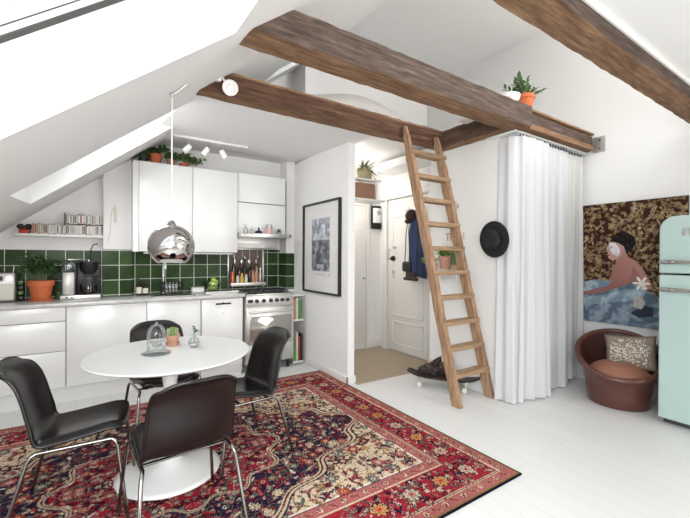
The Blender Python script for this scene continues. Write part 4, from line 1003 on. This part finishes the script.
# ================================================================== PAINTING
PH, PW = 1.285, .915
ny, nx = 322, 229
py_ = np.linspace(0, 1, ny)[:, None]*np.ones((1, nx)); px_ = np.linspace(0, 1, nx)[None]*np.ones((ny, 1))
YY = 2.05-px_*PW; ZZ = 1.955-py_*PH
rg = np.random.RandomState(12)
img = np.ones((ny, nx, 3))*np.array([.26, .16, .14])
def blend(img, mask, col): img[:] = img*(1-mask[..., None])+np.array(col)*mask[..., None]
def ell(X, Y, cx, cy, a, b, th):
    c, s = math.cos(th), math.sin(th); u = ((X-cx)*c+(Y-cy)*s)/a; v = (-(X-cx)*s+(Y-cy)*c)/b; return u*u+v*v
def stamp(img, X, Y, cx, cy, r, fn):
    """run fn on the window of pixels within r of cx, cy (X rises or falls linearly along columns, Y along rows)"""
    nyy, nxx = img.shape[:2]
    fx = (cx-X[0, 0])/(X[0, -1]-X[0, 0])*(nxx-1); fy = (cy-Y[0, 0])/(Y[-1, 0]-Y[0, 0])*(nyy-1)
    rx = abs(r/(X[0, -1]-X[0, 0])*(nxx-1))+1; ry = abs(r/(Y[-1, 0]-Y[0, 0])*(nyy-1))+1
    x0, x1 = max(0, int(fx-rx)), min(nxx, int(fx+rx)+2); y0, y1 = max(0, int(fy-ry)), min(nyy, int(fy+ry)+2)
    if x0 >= x1 or y0 >= y1: return
    fn(img[y0:y1, x0:x1], X[y0:y1, x0:x1], Y[y0:y1, x0:x1])
golds = [(.68, .57, .42), (.76, .65, .49), (.60, .48, .34), (.70, .58, .45), (.82, .73, .57)]
for k in range(760):
    cx = rg.uniform(1.13, 2.05); cz = rg.uniform(1.0, 1.96); th = rg.uniform(0, PI); c = np.array(golds[rg.randint(5)])*rg.uniform(.75, 1.0); kind = rg.rand()
    if kind < .55:
        a, b = rg.uniform(.016, .036), rg.uniform(.006, .012)
        def f(I, X, Y):
            e = ell(X, Y, cx, cz, a, b, th); blend(I, (e < 1)*1., c); blend(I, (ell(X, Y, cx, cz, a*.8, b*.2, th) < 1)*.8, c*.55)
    else:
        r = rg.uniform(.016, .030); n_ = rg.randint(4, 7)
        def f(I, X, Y):
            d = np.hypot(X-cx, Y-cz); an = np.arctan2(Y-cz, X-cx); e = d/(r*(.7+.3*np.cos(n_*an+th)))
            blend(I, (e < 1)*1., c); blend(I, ((e > .35) & (e < .5))*.8, c*.5); blend(I, (e < .25)*1., c*1.15)
    stamp(img, YY, ZZ, cx, cz, .05, f)
shade_n = .9+.25*(smooth_noise(ny, nx, 9, rg)-.5)
img *= shade_n[..., None]
def poly_mask(P):
    inside = np.zeros((ny, nx), bool); n = len(P)
    for i in range(n):
        x1, y1 = P[i]; x2, y2 = P[(i+1) % n]
        if y1 == y2: continue
        c = ((ZZ < y1) != (ZZ < y2)) & (YY < (x2-x1)*(ZZ-y1)/(y2-y1)+x1)
        inside ^= c
    return inside*1.
hair = [(1.768, 1.545), (1.744, 1.602), (1.677, 1.638), (1.606, 1.629), (1.547, 1.585), (1.535, 1.516), (1.569, 1.448), (1.616, 1.42), (1.64, 1.491), (1.689, 1.526), (1.726, 1.538)]
face = [(1.763, 1.551), (1.793, 1.494), (1.803, 1.459), (1.788, 1.436), (1.782, 1.372), (1.749, 1.344), (1.7, 1.356), (1.664, 1.392), (1.628, 1.429), (1.64, 1.496), (1.689, 1.531), (1.733, 1.55)]
fpaint = [(1.773, 1.528), (1.718, 1.527), (1.681, 1.477), (1.671, 1.429), (1.688, 1.384), (1.742, 1.413), (1.768, 1.465)]
body = [(1.664, 1.412), (1.707, 1.356), (1.717, 1.287), (1.756, 1.171), (1.842, 1.062), (2.011, .996), (2.019, .947), (1.915, .968), (1.823, .993), (1.661, 1.074), (1.544, 1.137), (1.48, 1.067), (1.392, 1.055), (1.428, 1.165), (1.482, 1.276), (1.545, 1.351), (1.604, 1.379), (1.628, 1.44)]
armsh = [(1.557, 1.29), (1.579, 1.185), (1.626, 1.113), (1.544, 1.137), (1.487, 1.107), (1.51, 1.215)]
drape1 = [(2.051, 1.089), (1.916, 1.134), (1.735, 1.126), (1.798, 1.065), (1.863, 1.043), (2.011, .993), (2.051, .99)]
drape2 = [(2.051, .946), (1.836, .992), (1.661, 1.074), (1.544, 1.126), (1.453, 1.056), (1.345, .985), (1.13, .93), (1.13, .66), (2.051, .66)]
drapel = [(2.051, .921), (1.81, .977), (1.637, 1.042), (1.521, 1.064), (1.453, .988), (1.589, .929), (1.809, .884), (2.051, .831)]
dark1 = [(1.576, .811), (1.452, .894), (1.387, .875), (1.391, .795), (1.507, .765)]
patch = [(1.554, .952), (1.486, .985), (1.452, .921), (1.485, .85), (1.542, .87)]
fold = smooth_noise(ny, nx, 20, rg)*.6+smooth_noise(ny, nx, 8, rg)*.4
fold = .5+.5*np.sin(fold*7+ZZ*16+YY*22+6*(YY-1.6)**2)
skin = np.array([.70, .50, .46])
def fill(P, c0, c1=None, n=None):
    mk = poly_mask(P)
    col = np.array(c0)*np.ones((ny, nx, 3)) if c1 is None else np.array(c0)*(1-n[..., None])+np.array(c1)*n[..., None]
    img[:] = img*(1-mk[..., None])+col*mk[..., None]
fill(body, (.58, .40, .38), (.74, .55, .50), np.clip((1.75-YY)*2+ (ZZ-1.1)*1.2, 0, 1))
fill(armsh, (.60, .42, .40)); fill(drape2, (.34, .40, .46), (.56, .62, .67), fold); fill(drapel, (.47, .55, .60), (.66, .72, .75), fold); fill(drape1, (.44, .51, .57), (.64, .70, .73), fold)
fill(dark1, (.20, .22, .26)); fill(patch, (.55, .52, .50), (.78, .76, .72), (rg.rand(ny, nx) > .5)*1.)
fill(face, (.74, .58, .54)); fill(fpaint, (.80, .78, .82), (.93, .90, .91), smooth_noise(ny, nx, 6, rg)); fill(hair, (.10, .09, .09), (.2, .17, .16), smooth_noise(ny, nx, 5, rg))
def star(cx, cz, r, n_, col):
    d = np.hypot(YY-cx, ZZ-cz); an = np.arctan2(ZZ-cz, YY-cx); mk = (d < r*(.6+.4*np.cos(n_*an)))*1.; blend(img, mk, col)
star(1.487, 1.115, .075, 6, (.92, .90, .86)); star(1.47, 1.09, .045, 5, (.86, .82, .76))
blend(img, (ell(YY, ZZ, 1.655, 1.43, .018, .026, 0) < 1)*1., (.72, .54, .50))
blend(img, (ell(YY, ZZ, 1.752, 1.487, .012, .005, 0) < 1)*1., (.25, .2, .2)); blend(img, (ell(YY, ZZ, 1.775, 1.40, .012, .006, 0) < 1)*1., (.55, .28, .28))
t = thing('painting', 'unframed painting of a seated person with bare back against floral wallpaper on the right wall', 'painting', (4.58, 1.59, .67))
MB().box(4.565, 4.599, 1.135, 2.05, .67, 1.955, .001).build('stretcher', 'leath', t)
image_sheet('canvas', img, ((4.563, 2.05, 1.955), (4.563, 1.135, 1.955), (4.563, 2.05, .67)), 'attr', t)

# ================================================================== FRIDGE
t = thing('fridge', 'mint green retro fridge with rounded top at the right edge', 'fridge', (4.2, .84, 0))
def rrect(x0, x1, y0, y1, z0, z1, r=.11, seg=9, soft=.016):
    """fridge panel: rounded top corners, softened front edge"""
    def ring(x, o):
        a0, a1, b0, b1, rr = y0+o, y1-o, z0+o, z1-o, max(.004, r-o)
        pts = [(a0, b0), (a1, b0)]
        for k in range(seg+1):
            a = PI/2*k/seg; pts.append((a1-rr+rr*math.cos(a), b1-rr+rr*math.sin(a)))
        for k in range(seg+1):
            a = PI/2*k/seg; pts.append((a0+rr-rr*math.sin(a), b1-rr+rr*math.cos(a)))
        return [b.bm.verts.new((x, y, z)) for y, z in pts]
    b = MB()
    R_ = [ring(x1, 0), ring(x0+soft, 0), ring(x0+soft*.6, soft*.08), ring(x0+soft*.3, soft*.3), ring(x0+soft*.08, soft*.6), ring(x0, soft)]
    for p, q in zip(R_, R_[1:]):
        n = len(p)
        for k in range(n): b.bm.faces.new((p[k], p[(k+1) % n], q[(k+1) % n], q[k]))
    b.bm.faces.new(R_[0][::-1]); b.bm.faces.new(R_[-1])
    return b
rrect(3.955, 4.58, .55, 1.145, .035, 1.70).build('body', 'mint', t, smooth=50)
rrect(3.885, 3.952, .548, 1.148, 1.245, 1.712).build('freezer_door', 'mint', t, smooth=50)
b = rrect(3.885, 3.952, .548, 1.148, .05, 1.232, r=.012); b.build('fridge_door', 'mint', t, smooth=50)
MB().box(3.95, 3.957, .66, 1.03, .06, 1.69).box(3.95, 3.957, .56, 1.135, .06, 1.58).build('door_seal', 'gap', t)
for z in (1.337, 1.112):
    h = MB().tube([(3.885, 1.125, z), (3.862, 1.10, z), (3.845, 1.04, z), (3.84, .95, z), (3.84, .80, z)], [.02, .019, .018, .016, .012], 12)
    h.sphere((3.872, 1.10, z), .022, (.8, 1.3, .9)); h.build('door_handle', 'chrome', t)
def badge_letters():
    mb = MB(); y, z, s = 1.0, 1.585, .028
    for r in range(2):
        for c in range(2): mb.box(3.878, 3.886, y-.04*c-.03, y-.04*c, z-.034*r, z-.034*r+.026, .003)
    return mb
badge_letters().build('badge', 'silver', t)
MB().box(3.96, 4.5, .56, 1.13, 0, .036).build('kickboard', 'gap', t)

# ================================================================== TUB CHAIR
bx0, by0 = 4.13, 1.52
t = thing('tub_chair', 'brown round tub chair with a sloping rim beside the fridge', 'chair', (bx0, by0, 0))
def rim(a):   # a=PI faces the room (-x, -y side)
    d = math.cos(a-math.radians(205)); z = .455-.165*d
    return z
def tub(u, v, off=0):
    a = 2*PI*u; zr = rim(a)
    if v < .12: r = .235*(v/.12); z = .0+off
    else:
        k = (v-.12)/.88; z = zr*k+off*0; r = .24+.02*k+.085*max(0, (k-.45)/.55)**1.8
        r += .02*math.sin(PI*k)
    r -= off
    return (bx0+r*math.cos(a), by0+r*math.sin(a)*1.0, max(z, off))
MB().grid(lambda u, v: tub(u, v), 56, 30, True).build('shell', 'brownpl', t, smooth=180)
MB().grid(lambda u, v: tub(u, .12+.88*v, .03), 56, 24, True).build('lining', 'brownin', t, smooth=180)
mb = MB().tube([(bx0+.332*math.cos(a), by0+.332*math.sin(a), rim(a)) for a in [2*PI*k/56 for k in range(56)]], .026, 12, closed=True); mb.build('rim', 'brownpl', t, smooth=180)
def pad(u, v):
    a = 2*PI*u; k = v; r = .245*math.sin(PI*k)**.45 if k < 1 else 0
    return (bx0+r*math.cos(a), by0+r*math.sin(a), .26-.055*math.cos(PI*k)*1 + .06*(1-((r/.25)**2))*(-math.cos(PI*k)))
MB().grid(lambda u, v: (lambda p: (p[0], p[1], p[2]+.02))(pad(u, .02+.96*v)), 40, 16, True).build('seat_pad', 'seatpad', t, smooth=180)
# cushion with sequins
t = thing('cushion', 'square pale sequinned cushion leaning in the brown tub chair', 'cushion', (4.22, 1.47, .34))
cm = Matrix.Translation((4.225, 1.46, .47)) @ Matrix.Rotation(math.radians(12), 4, 'Z') @ Matrix.Rotation(math.radians(14), 4, 'Y') @ Matrix.Rotation(math.radians(-5), 4, 'X')
def cush(side):
    def f(u, v):
        x = 2*u-1; y = 2*v-1; pl = (1-abs(x)**2.6)*(1-abs(y)**2.6)
        pin = 1-.05*(1-abs(x))*abs(y)-.05*(1-abs(y))*abs(x)
        return (side*.065*max(0, pl)**.5, (.205*x)*(1-.07*(1-y*y)), .165*y*(1-.07*(1-x*x)))
    return f
b = MB().grid(cush(-1), 22, 20).grid(cush(1), 22, 20); bmesh.ops.remove_doubles(b.bm, verts=b.bm.verts, dist=.001); b.bm.transform(cm)
M['sequin'] = mat('matt_taupe_cloth', '8d7a6c', .7, var=.3, scale=60, bump=.3)
b.build('cover', 'sequin', t, smooth=180)
R = random.Random(8); mb = MB(); fr_ = cush(-1)
for k in range(420):
    u, v = R.uniform(.1, .9), R.uniform(.1, .9)
    if R.random() > .25+1.1*math.exp(-((v-.52)**2)/.05-((u-.5)**2)/.14): continue
    p = Vector(fr_(u, v))+Vector((-.004, 0, 0)); a = R.uniform(0, 6.28); n = Vector((-1, R.uniform(-.5, .5), R.uniform(-.5, .5))).normalized(); t1 = n.orthogonal().normalized(); t2_ = n.cross(t1)
    s = R.uniform(.005, .009); mb.bm.faces.new([mb.bm.verts.new(p+(t1*math.cos(a+q*PI/3)+t2_*math.sin(a+q*PI/3))*s) for q in range(6)])
mb.bm.transform(cm)
M['flake'] = mat('ivory_sequins', 'cfc7b7', .35, .1, var=.1)
o = mb.build('sequins', 'flake', t); o['kind'] = 'stuff'
solo('floor_basket', MB().box(4.30, 4.55, 1.17, 1.28, 0, .2, .02), 'whitemat', 'white low box on the floor squeezed between tub chair and fridge', 'box')

# ================================================================== RUG
RX0, RX1, RY0, RY1 = -1.35, 2.225, 1.335, 3.88
LX, LY = RX1-RX0, RY1-RY0
hx, hy = LX/2, LY/2; qx, qy = 296, 210
A, Bq = np.meshgrid(np.linspace(0, hx, qx), np.linspace(0, hy, qy))
rg = np.random.RandomState(33)
NAVY, RED, DRED, CREAM, PINK, TEAL, GOLD, ORA, WHT, PLUM = [np.array(c)/255 for c in ((36, 26, 52), (150, 36, 50), (100, 24, 36), (205, 184, 156), (178, 104, 102), (112, 112, 106), (196, 150, 88), (196, 84, 62), (222, 208, 192), (84, 42, 66))]
d = np.minimum(hx-A, hy-Bq)
img = np.ones((qy, qx, 3))*RED
wob = smooth_noise(qy, qx, 14, rg)
zone = np.zeros((qy, qx), int)          # 0 main border 1 guard 2 field cream 3 navy 4 red medallion
img[d > .44] = CREAM; zone[d > .44] = 2
a_, b_ = A/(hx-.50), Bq/(hy-.46)
ang = np.arctan2(b_, a_); rr = (np.abs(a_)**1.75+np.abs(b_)**1.75)**(1/1.75)
sc = rr/(1.0+.045*np.cos(14*ang)+.07*np.cos(4*ang))
blend(img, ((sc < 1.0) & (d > .44))*1., WHT); blend(img, ((sc < .985) & (d > .44))*1., DRED); blend(img, ((sc < .965) & (d > .44))*1., NAVY); zone[(sc < .965) & (d > .44)] = 3
sm = np.hypot(A/.66, Bq/.50)/(1+.07*np.cos(12*np.arctan2(Bq, A)))
blend(img, (sm < 1)*1., CREAM); blend(img, (sm < .98)*1., RED); zone[sm < .98] = 4
blend(img, (sm < .42)*1., CREAM); blend(img, (sm < .39)*1., NAVY)
img[(d > .09) & (d <= .105)] = CREAM; img[(d > .097) & (d <= .101)] = NAVY
g = ((d <= .09) | ((d > .35) & (d <= .44))); img[g] = PINK*.92; zone[g] = 1
for lo, hi, c in ((.338, .352, CREAM), (.343, .347, NAVY), (.428, .44, WHT), (.425, .43, NAVY), (.0, .012, NAVY*.7), (.012, .022, GOLD*.7)):
    img[(d >= lo) & (d < hi)] = c
# vines
n1 = smooth_noise(qy, qx, 22, rg); n2 = smooth_noise(qy, qx, 15, rg)
vine = (np.abs(np.sin(n1*22)) < .16); vine2 = (np.abs(np.sin(n2*20+1)) < .13)
blend(img, (vine & (zone == 3))*.9, GOLD*.75); blend(img, (vine2 & (zone == 3))*.8, TEAL*.8)
blend(img, (vine & (zone == 4))*.9, CREAM*.9); blend(img, (vine2 & (zone == 4))*.9, DRED*.8)
blend(img, (vine & (zone == 2))*.9, DRED*.9); blend(img, (vine2 & (zone == 2))*.8, TEAL*.7)
blend(img, (vine & (zone == 0) & (d < .34))*.8, PINK*.8); blend(img, (vine2 & (zone == 0) & (d < .34))*.8, DRED)
def flower(cx, cy, r, c1, c2, out, n_=6):
    def f(I, X, Y):
        e0 = np.hypot(X-cx, Y-cy); an = np.arctan2(Y-cy, X-cx); e = e0/(r*(.82+.18*np.cos(n_*an)))
        blend(I, (e < 1.15)*1., out); blend(I, (e < 1)*1., c1); blend(I, ((e > .55) & (e < .66))*.8, out); blend(I, (e < .45)*1., c2); blend(I, (e < .18)*1., out)
    stamp(img, A, Bq, cx, cy, r*1.4, f)
def leafst(cx, cy, a, b, th, c, out):
    def f(I, X, Y):
        blend(I, (ell(X, Y, cx, cy, a*1.15, b*1.35, th) < 1)*1., out); blend(I, (ell(X, Y, cx, cy, a, b, th) < 1)*1., c); blend(I, (ell(X, Y, cx, cy, a*.75, b*.2, th) < 1)*.7, out)
    stamp(img, A, Bq, cx, cy, a*1.4, f)
PAL = {3: [PINK, ORA*.9, CREAM, TEAL, PLUM, WHT, RED, PINK, CREAM, TEAL*.8, RED], 4: [CREAM, PINK, NAVY, PINK, WHT, DRED, NAVY, TEAL], 2: [ORA*.9, RED, TEAL, GOLD*.9, PINK, DRED, NAVY, TEAL], 0: [CREAM*.95, PINK, TEAL, NAVY, PINK, DRED, WHT*.9], 1: [RED, CREAM, DRED, NAVY]}
OUT = {3: NAVY*.5, 4: DRED*.6, 2: NAVY, 0: DRED*.6, 1: DRED*.6}
def zat(x, y):
    i = min(qy-1, max(0, int(y/hy*(qy-1)))); j = min(qx-1, max(0, int(x/hx*(qx-1)))); return zone[i, j], d[i, j]
for k in range(2600):
    x, y = rg.uniform(0, hx), rg.uniform(0, hy); z, dd = zat(x, y)
    if z == 1 or (z == 2 and rg.rand() < .35): continue
    c = PAL[z][rg.randint(len(PAL[z]))]*rg.uniform(.8, 1.05); c2 = PAL[z][rg.randint(len(PAL[z]))]; r = rg.uniform(.009, .019)
    if z in (0,) and not (.118 < dd < .33): continue
    if rg.rand() < .5: leafst(x, y, r*1.6, r*.5, rg.uniform(0, PI), c, OUT[z])
    else: flower(x, y, r, c, c2, OUT[z], rg.randint(4, 8))
for k in range(150):
    x, y = rg.uniform(0, hx), rg.uniform(0, hy); z, dd = zat(x, y)
    if z in (3, 4, 2): flower(x, y, rg.uniform(.024, .042), PAL[z][rg.randint(len(PAL[z]))], GOLD if rg.rand() < .3 else CREAM, OUT[z], 8)
fld = d > .44
for q, lo, hi in ((sc, .955, 1.0), (sm, .955, 1.0)):
    blend(img, ((q > lo) & (q < hi) & fld)*1., CREAM*.95); blend(img, ((q > lo+.013) & (q < lo+.026) & fld)*1., DRED*.8); blend(img, ((q > hi) & (q < hi+.012) & fld)*1., NAVY)
s = 0.0
per = [(x, hy-.222) for x in np.arange(.12, hx-.1, .235)]+[(hx-.222, y) for y in np.arange(.1, hy-.3, .235)]
for i, (x, y) in enumerate(per):
    flower(x, y, .052, GOLD if i % 2 else CREAM, ORA if i % 2 else PINK, NAVY, 8)
for dd in (.056, .388):
    for i, x in enumerate(np.arange(.03, hx-dd, .075)): (flower(x, hy-dd, .02, CREAM if i % 4 else TEAL, RED, DRED*.6, 5) if i % 2 else leafst(x, hy-dd, .03, .010, .6, RED*.9, CREAM*.8))
    for i, y in enumerate(np.arange(.03, hy-dd, .075)): (flower(hx-dd, y, .02, CREAM if i % 4 else TEAL, RED, DRED*.6, 5) if i % 2 else leafst(hx-dd, y, .03, .010, 2.1, RED*.9, CREAM*.8))
full = np.concatenate([img[::-1], img[1:]], 0); full = np.concatenate([full[:, ::-1], full[:, 1:]], 1)
rg2 = np.random.RandomState(2)
full = full*(.90+.2*rg2.rand(*full.shape[:2]))[..., None]
full *= (.97+.1*(smooth_noise(full.shape[0], full.shape[1], 60, rg2)-.5))[..., None]
o = image_sheet('persian_rug', full, ((RX0, RY0, .012), (RX1, RY0, .012), (RX0, RY1, .012)), 'rug', None, thick=.011, edge=tuple(NAVY*.7))
tag(o, 'large red and navy patterned wool rug under the dining table', 'rug')
RZ = .0125
# ================================================================== TABLE
TX, TY = .42, 2.74; bxx, byy = .37, 2.5
t = thing('dining_table', 'round white pedestal dining table on the patterned rug', 'table', (TX, TY, RZ))
TX2, TY2, TR = .42, 2.73, .505
BC = (.365, 2.56)
MB().lathe([(0, .690), (TR-.05, .690), (TR-.004, .708), (TR, .713), (TR, .716), (TR-.004, .72), (0, .72)], (TX2, TY2, 0), 96).build('tabletop', 'white', t)
MB().lathe([(0, RZ), (.30, RZ), (.302, RZ+.006), (.27, RZ+.016), (.15, RZ+.035), (.075, RZ+.07), (.042, RZ+.14), (.034, RZ+.26), (.032, RZ+.40), (.036, RZ+.52), (.05, RZ+.62), (.085, .689), (0, .689)], (BC[0]+.02, BC[1]+.01, 0), 64).build('pedestal', 'white', t, smooth=180)

# ================================================================== CHAIRS
def shell(u, v):
    # v: 0 front lip of the seat -> 1 top of the back ; local +y is the way the sitter faces
    P = [(.225, .432), (.215, .452), (.16, .462), (.05, .447), (-.06, .432), (-.14, .428), (-.188, .462), (-.214, .54), (-.238, .635), (-.265, .715), (-.297, .775), (-.335, .808)]
    W = [.165, .182, .192, .200, .204, .206, .204, .200, .194, .188, .180, .160]
    k = v*(len(P)-1); i = min(int(k), len(P)-2); f = k-i
    def cr(a, b, c, d_, f): return .5*((2*b)+(-a+c)*f+(2*a-5*b+4*c-d_)*f*f+(-a+3*b-3*c+d_)*f**3)
    def g(L): return cr(L[max(i-1, 0)], L[i], L[i+1], L[min(i+2, len(L)-1)], f)
    y = g([p[0] for p in P]); z = g([p[1] for p in P]); w = g(W)
    s = 2*u-1
    sb = min(1, max(0, (v-.42)/.16))       # 0 on the seat, 1 on the back
    x = w*s
    e = abs(s)**3.2
    z += .022*(1-sb)*abs(s)**2.2 - .03*(1-sb)*max(0, abs(s)-.86)/.14*.9
    y += sb*.040*abs(s)**2.2
    # rounded corners
    if v > .80: z -= .035*abs(s)**4*(v-.80)/.2
    if v < .12: y -= .035*abs(s)**5*(.12-v)/.12
    return (x, y, z)
cp = thing('dining_chair', '', 'chair', (0, 0, 0), 0, 'dining chairs around the round table')
b = MB().grid(shell, 25, 45)
sh = b.build('shell', 'chairpl', cp, world=False, smooth=180, solid=.012, subsurf=1)
mb = MB()
rng = []
for k in range(25): rng.append(shell(k/24, 0))
for k in range(1, 45): rng.append(shell(1, k/44))
for k in range(1, 25): rng.append(shell(1-k/24, 1))
for k in range(1, 44): rng.append(shell(0, 1-k/44))
mb.tube(rng, .0085, 8, closed=True).build('edge_rim', 'chairpl', cp, world=False, smooth=180)
r = .0095
for sx in (-1, 1):
    MB().tube([(sx*.20, .17, .405), (sx*.205, .185, .395), (sx*.212, .198, .37), (sx*.245, .245, .0)], r, 12).build('leg', 'tube', cp, world=False)
    MB().tube([(sx*.20, -.14, .392), (sx*.205, -.16, .384), (sx*.212, -.175, .36), (sx*.245, -.27, .0)], r, 12).build('leg', 'tube', cp, world=False)
    MB().tube([(sx*.20, .17, .405), (sx*.20, -.14, .392)], r, 12).build('side_rail', 'tube', cp, world=False)
MB().tube([(-.20, .10, .402), (.20, .10, .402)], .008, 10).tube([(-.20, -.10, .396), (.20, -.10, .396)], .008, 10).build('cross_rail', 'tube', cp, world=False)
spots = [((-.075, 2.495, RZ), -98, 'black shell dining chair at the left side of the table, seen from its side'),
         ((.357, 2.035, RZ), 5, 'black shell dining chair nearest the camera with its back turned to it'),
         ((.835, 2.57, RZ), 99, 'black shell dining chair at the right side of the table, in front of the cooker'),
         ((.43, 3.13, RZ), 186, 'black shell dining chair on the far side, half hidden by the tabletop')]
for i, (loc, rz, lab) in enumerate(spots):
    mw = Matrix.Translation(loc) @ Matrix.Rotation(math.radians(rz), 4, 'Z')
    if i == 0: cp.matrix_basis = mw; cp['label'] = lab
    else: dup(cp, mw, lab)

# ================================================================== ON THE TABLE
T = .72
t = thing('glass_cloche', 'glass dome on a round foot holding wire, at the front of the table', 'cloche', (.325, 2.72, T))
MB().lathe([(0, 0), (.07, 0), (.088, .006), (.088, .012), (.07, .014), (0, .012)], (.325, 2.72, T), 36).build('foot', 'glassk', t)
MB().lathe([(.056, .016), (.056, .13), (.05, .165), (.03, .19), (.0, .197)], (.325, 2.72, T), 36).build('dome', 'glassk', t, smooth=180)
MB().sphere((.325, 2.72, T+.203), .009).build('dome_knob', 'glassk', t)
R = random.Random(2); pts = [(.325+.04*math.cos(k*1.3)*R.uniform(.5, 1), 2.72+.04*math.sin(k*1.7)*R.uniform(.5, 1), T+.025+.05*R.random()+.02) for k in range(26)]
solo('wire_tangle', MB().tube(pts, .0022, 6), 'silver', 'tangle of thin silver wire inside the glass dome', 'ornament')
t = thing('cactus', 'small round cactus in a pinkish clay pot on the table behind the glass dome', 'cactus', (.455, 2.93, T))
pot(t, .455, 2.93, T, .048, .07, 'terral', True)
MB().grid(ribbed(.455, 2.93, T+.055, .024, .078, 11), 66, 16, True).build('stem', 'cactus', t, smooth=180)
mb = MB(); R = random.Random(5)
for k in range(11):
    for j in range(9):
        a = 2*PI*k/11; v = .1+j*.09; rr_ = .028*(1 if v < .75 else math.cos((v-.75)/.25*1.3)); p = Vector((.455+rr_*math.cos(a), 2.93+rr_*math.sin(a), T+.055+.078*v))
        for q in range(3): mb.tube([p, p+Vector((math.cos(a)+R.uniform(-.6, .6), math.sin(a)+R.uniform(-.6, .6), R.uniform(-.4, .6)))*.009], .0009, 3)
mb.build('spines', 'spine', t)
t = thing('glass_vase', 'small round glass vase on the table to the right of the cactus', 'vase', (.573, 2.79, T))
MB().lathe([(0, .003), (.02, .003), (.036, .02), (.04, .038), (.03, .058), (.014, .07), (.014, .09), (.018, .098)], (.573, 2.79, T), 28).build('bottle', 'glassk', t, smooth=180)
MB().lathe([(0, .0), (.02, 0), (.035, .018), (.037, .03), (0, .03)], (.573, 2.79, T), 24).build('base', 'silver', t, smooth=180)
t = thing('sprig', 'dark leafy sprig standing in the small glass vase', 'sprig', (.573, 2.79, T+.035))
MB().tube([(.573, 2.79, T+.032), (.575, 2.79, T+.09), (.585, 2.785, T+.13)], .0018, 6).tube([(.575, 2.79, T+.09), (.567, 2.795, T+.14)], .0015, 6).build('stem', 'leafd', t)
mb = MB(); R = random.Random(31)
for k in range(9):
    a = R.uniform(0, 6.28); mb.leaf((.58+R.uniform(-.01, .01), 2.788, T+.10+.04*R.random()), (math.cos(a), math.sin(a), .3), .035, .022)
mb.build('foliage', 'leafd', t, smooth=180)
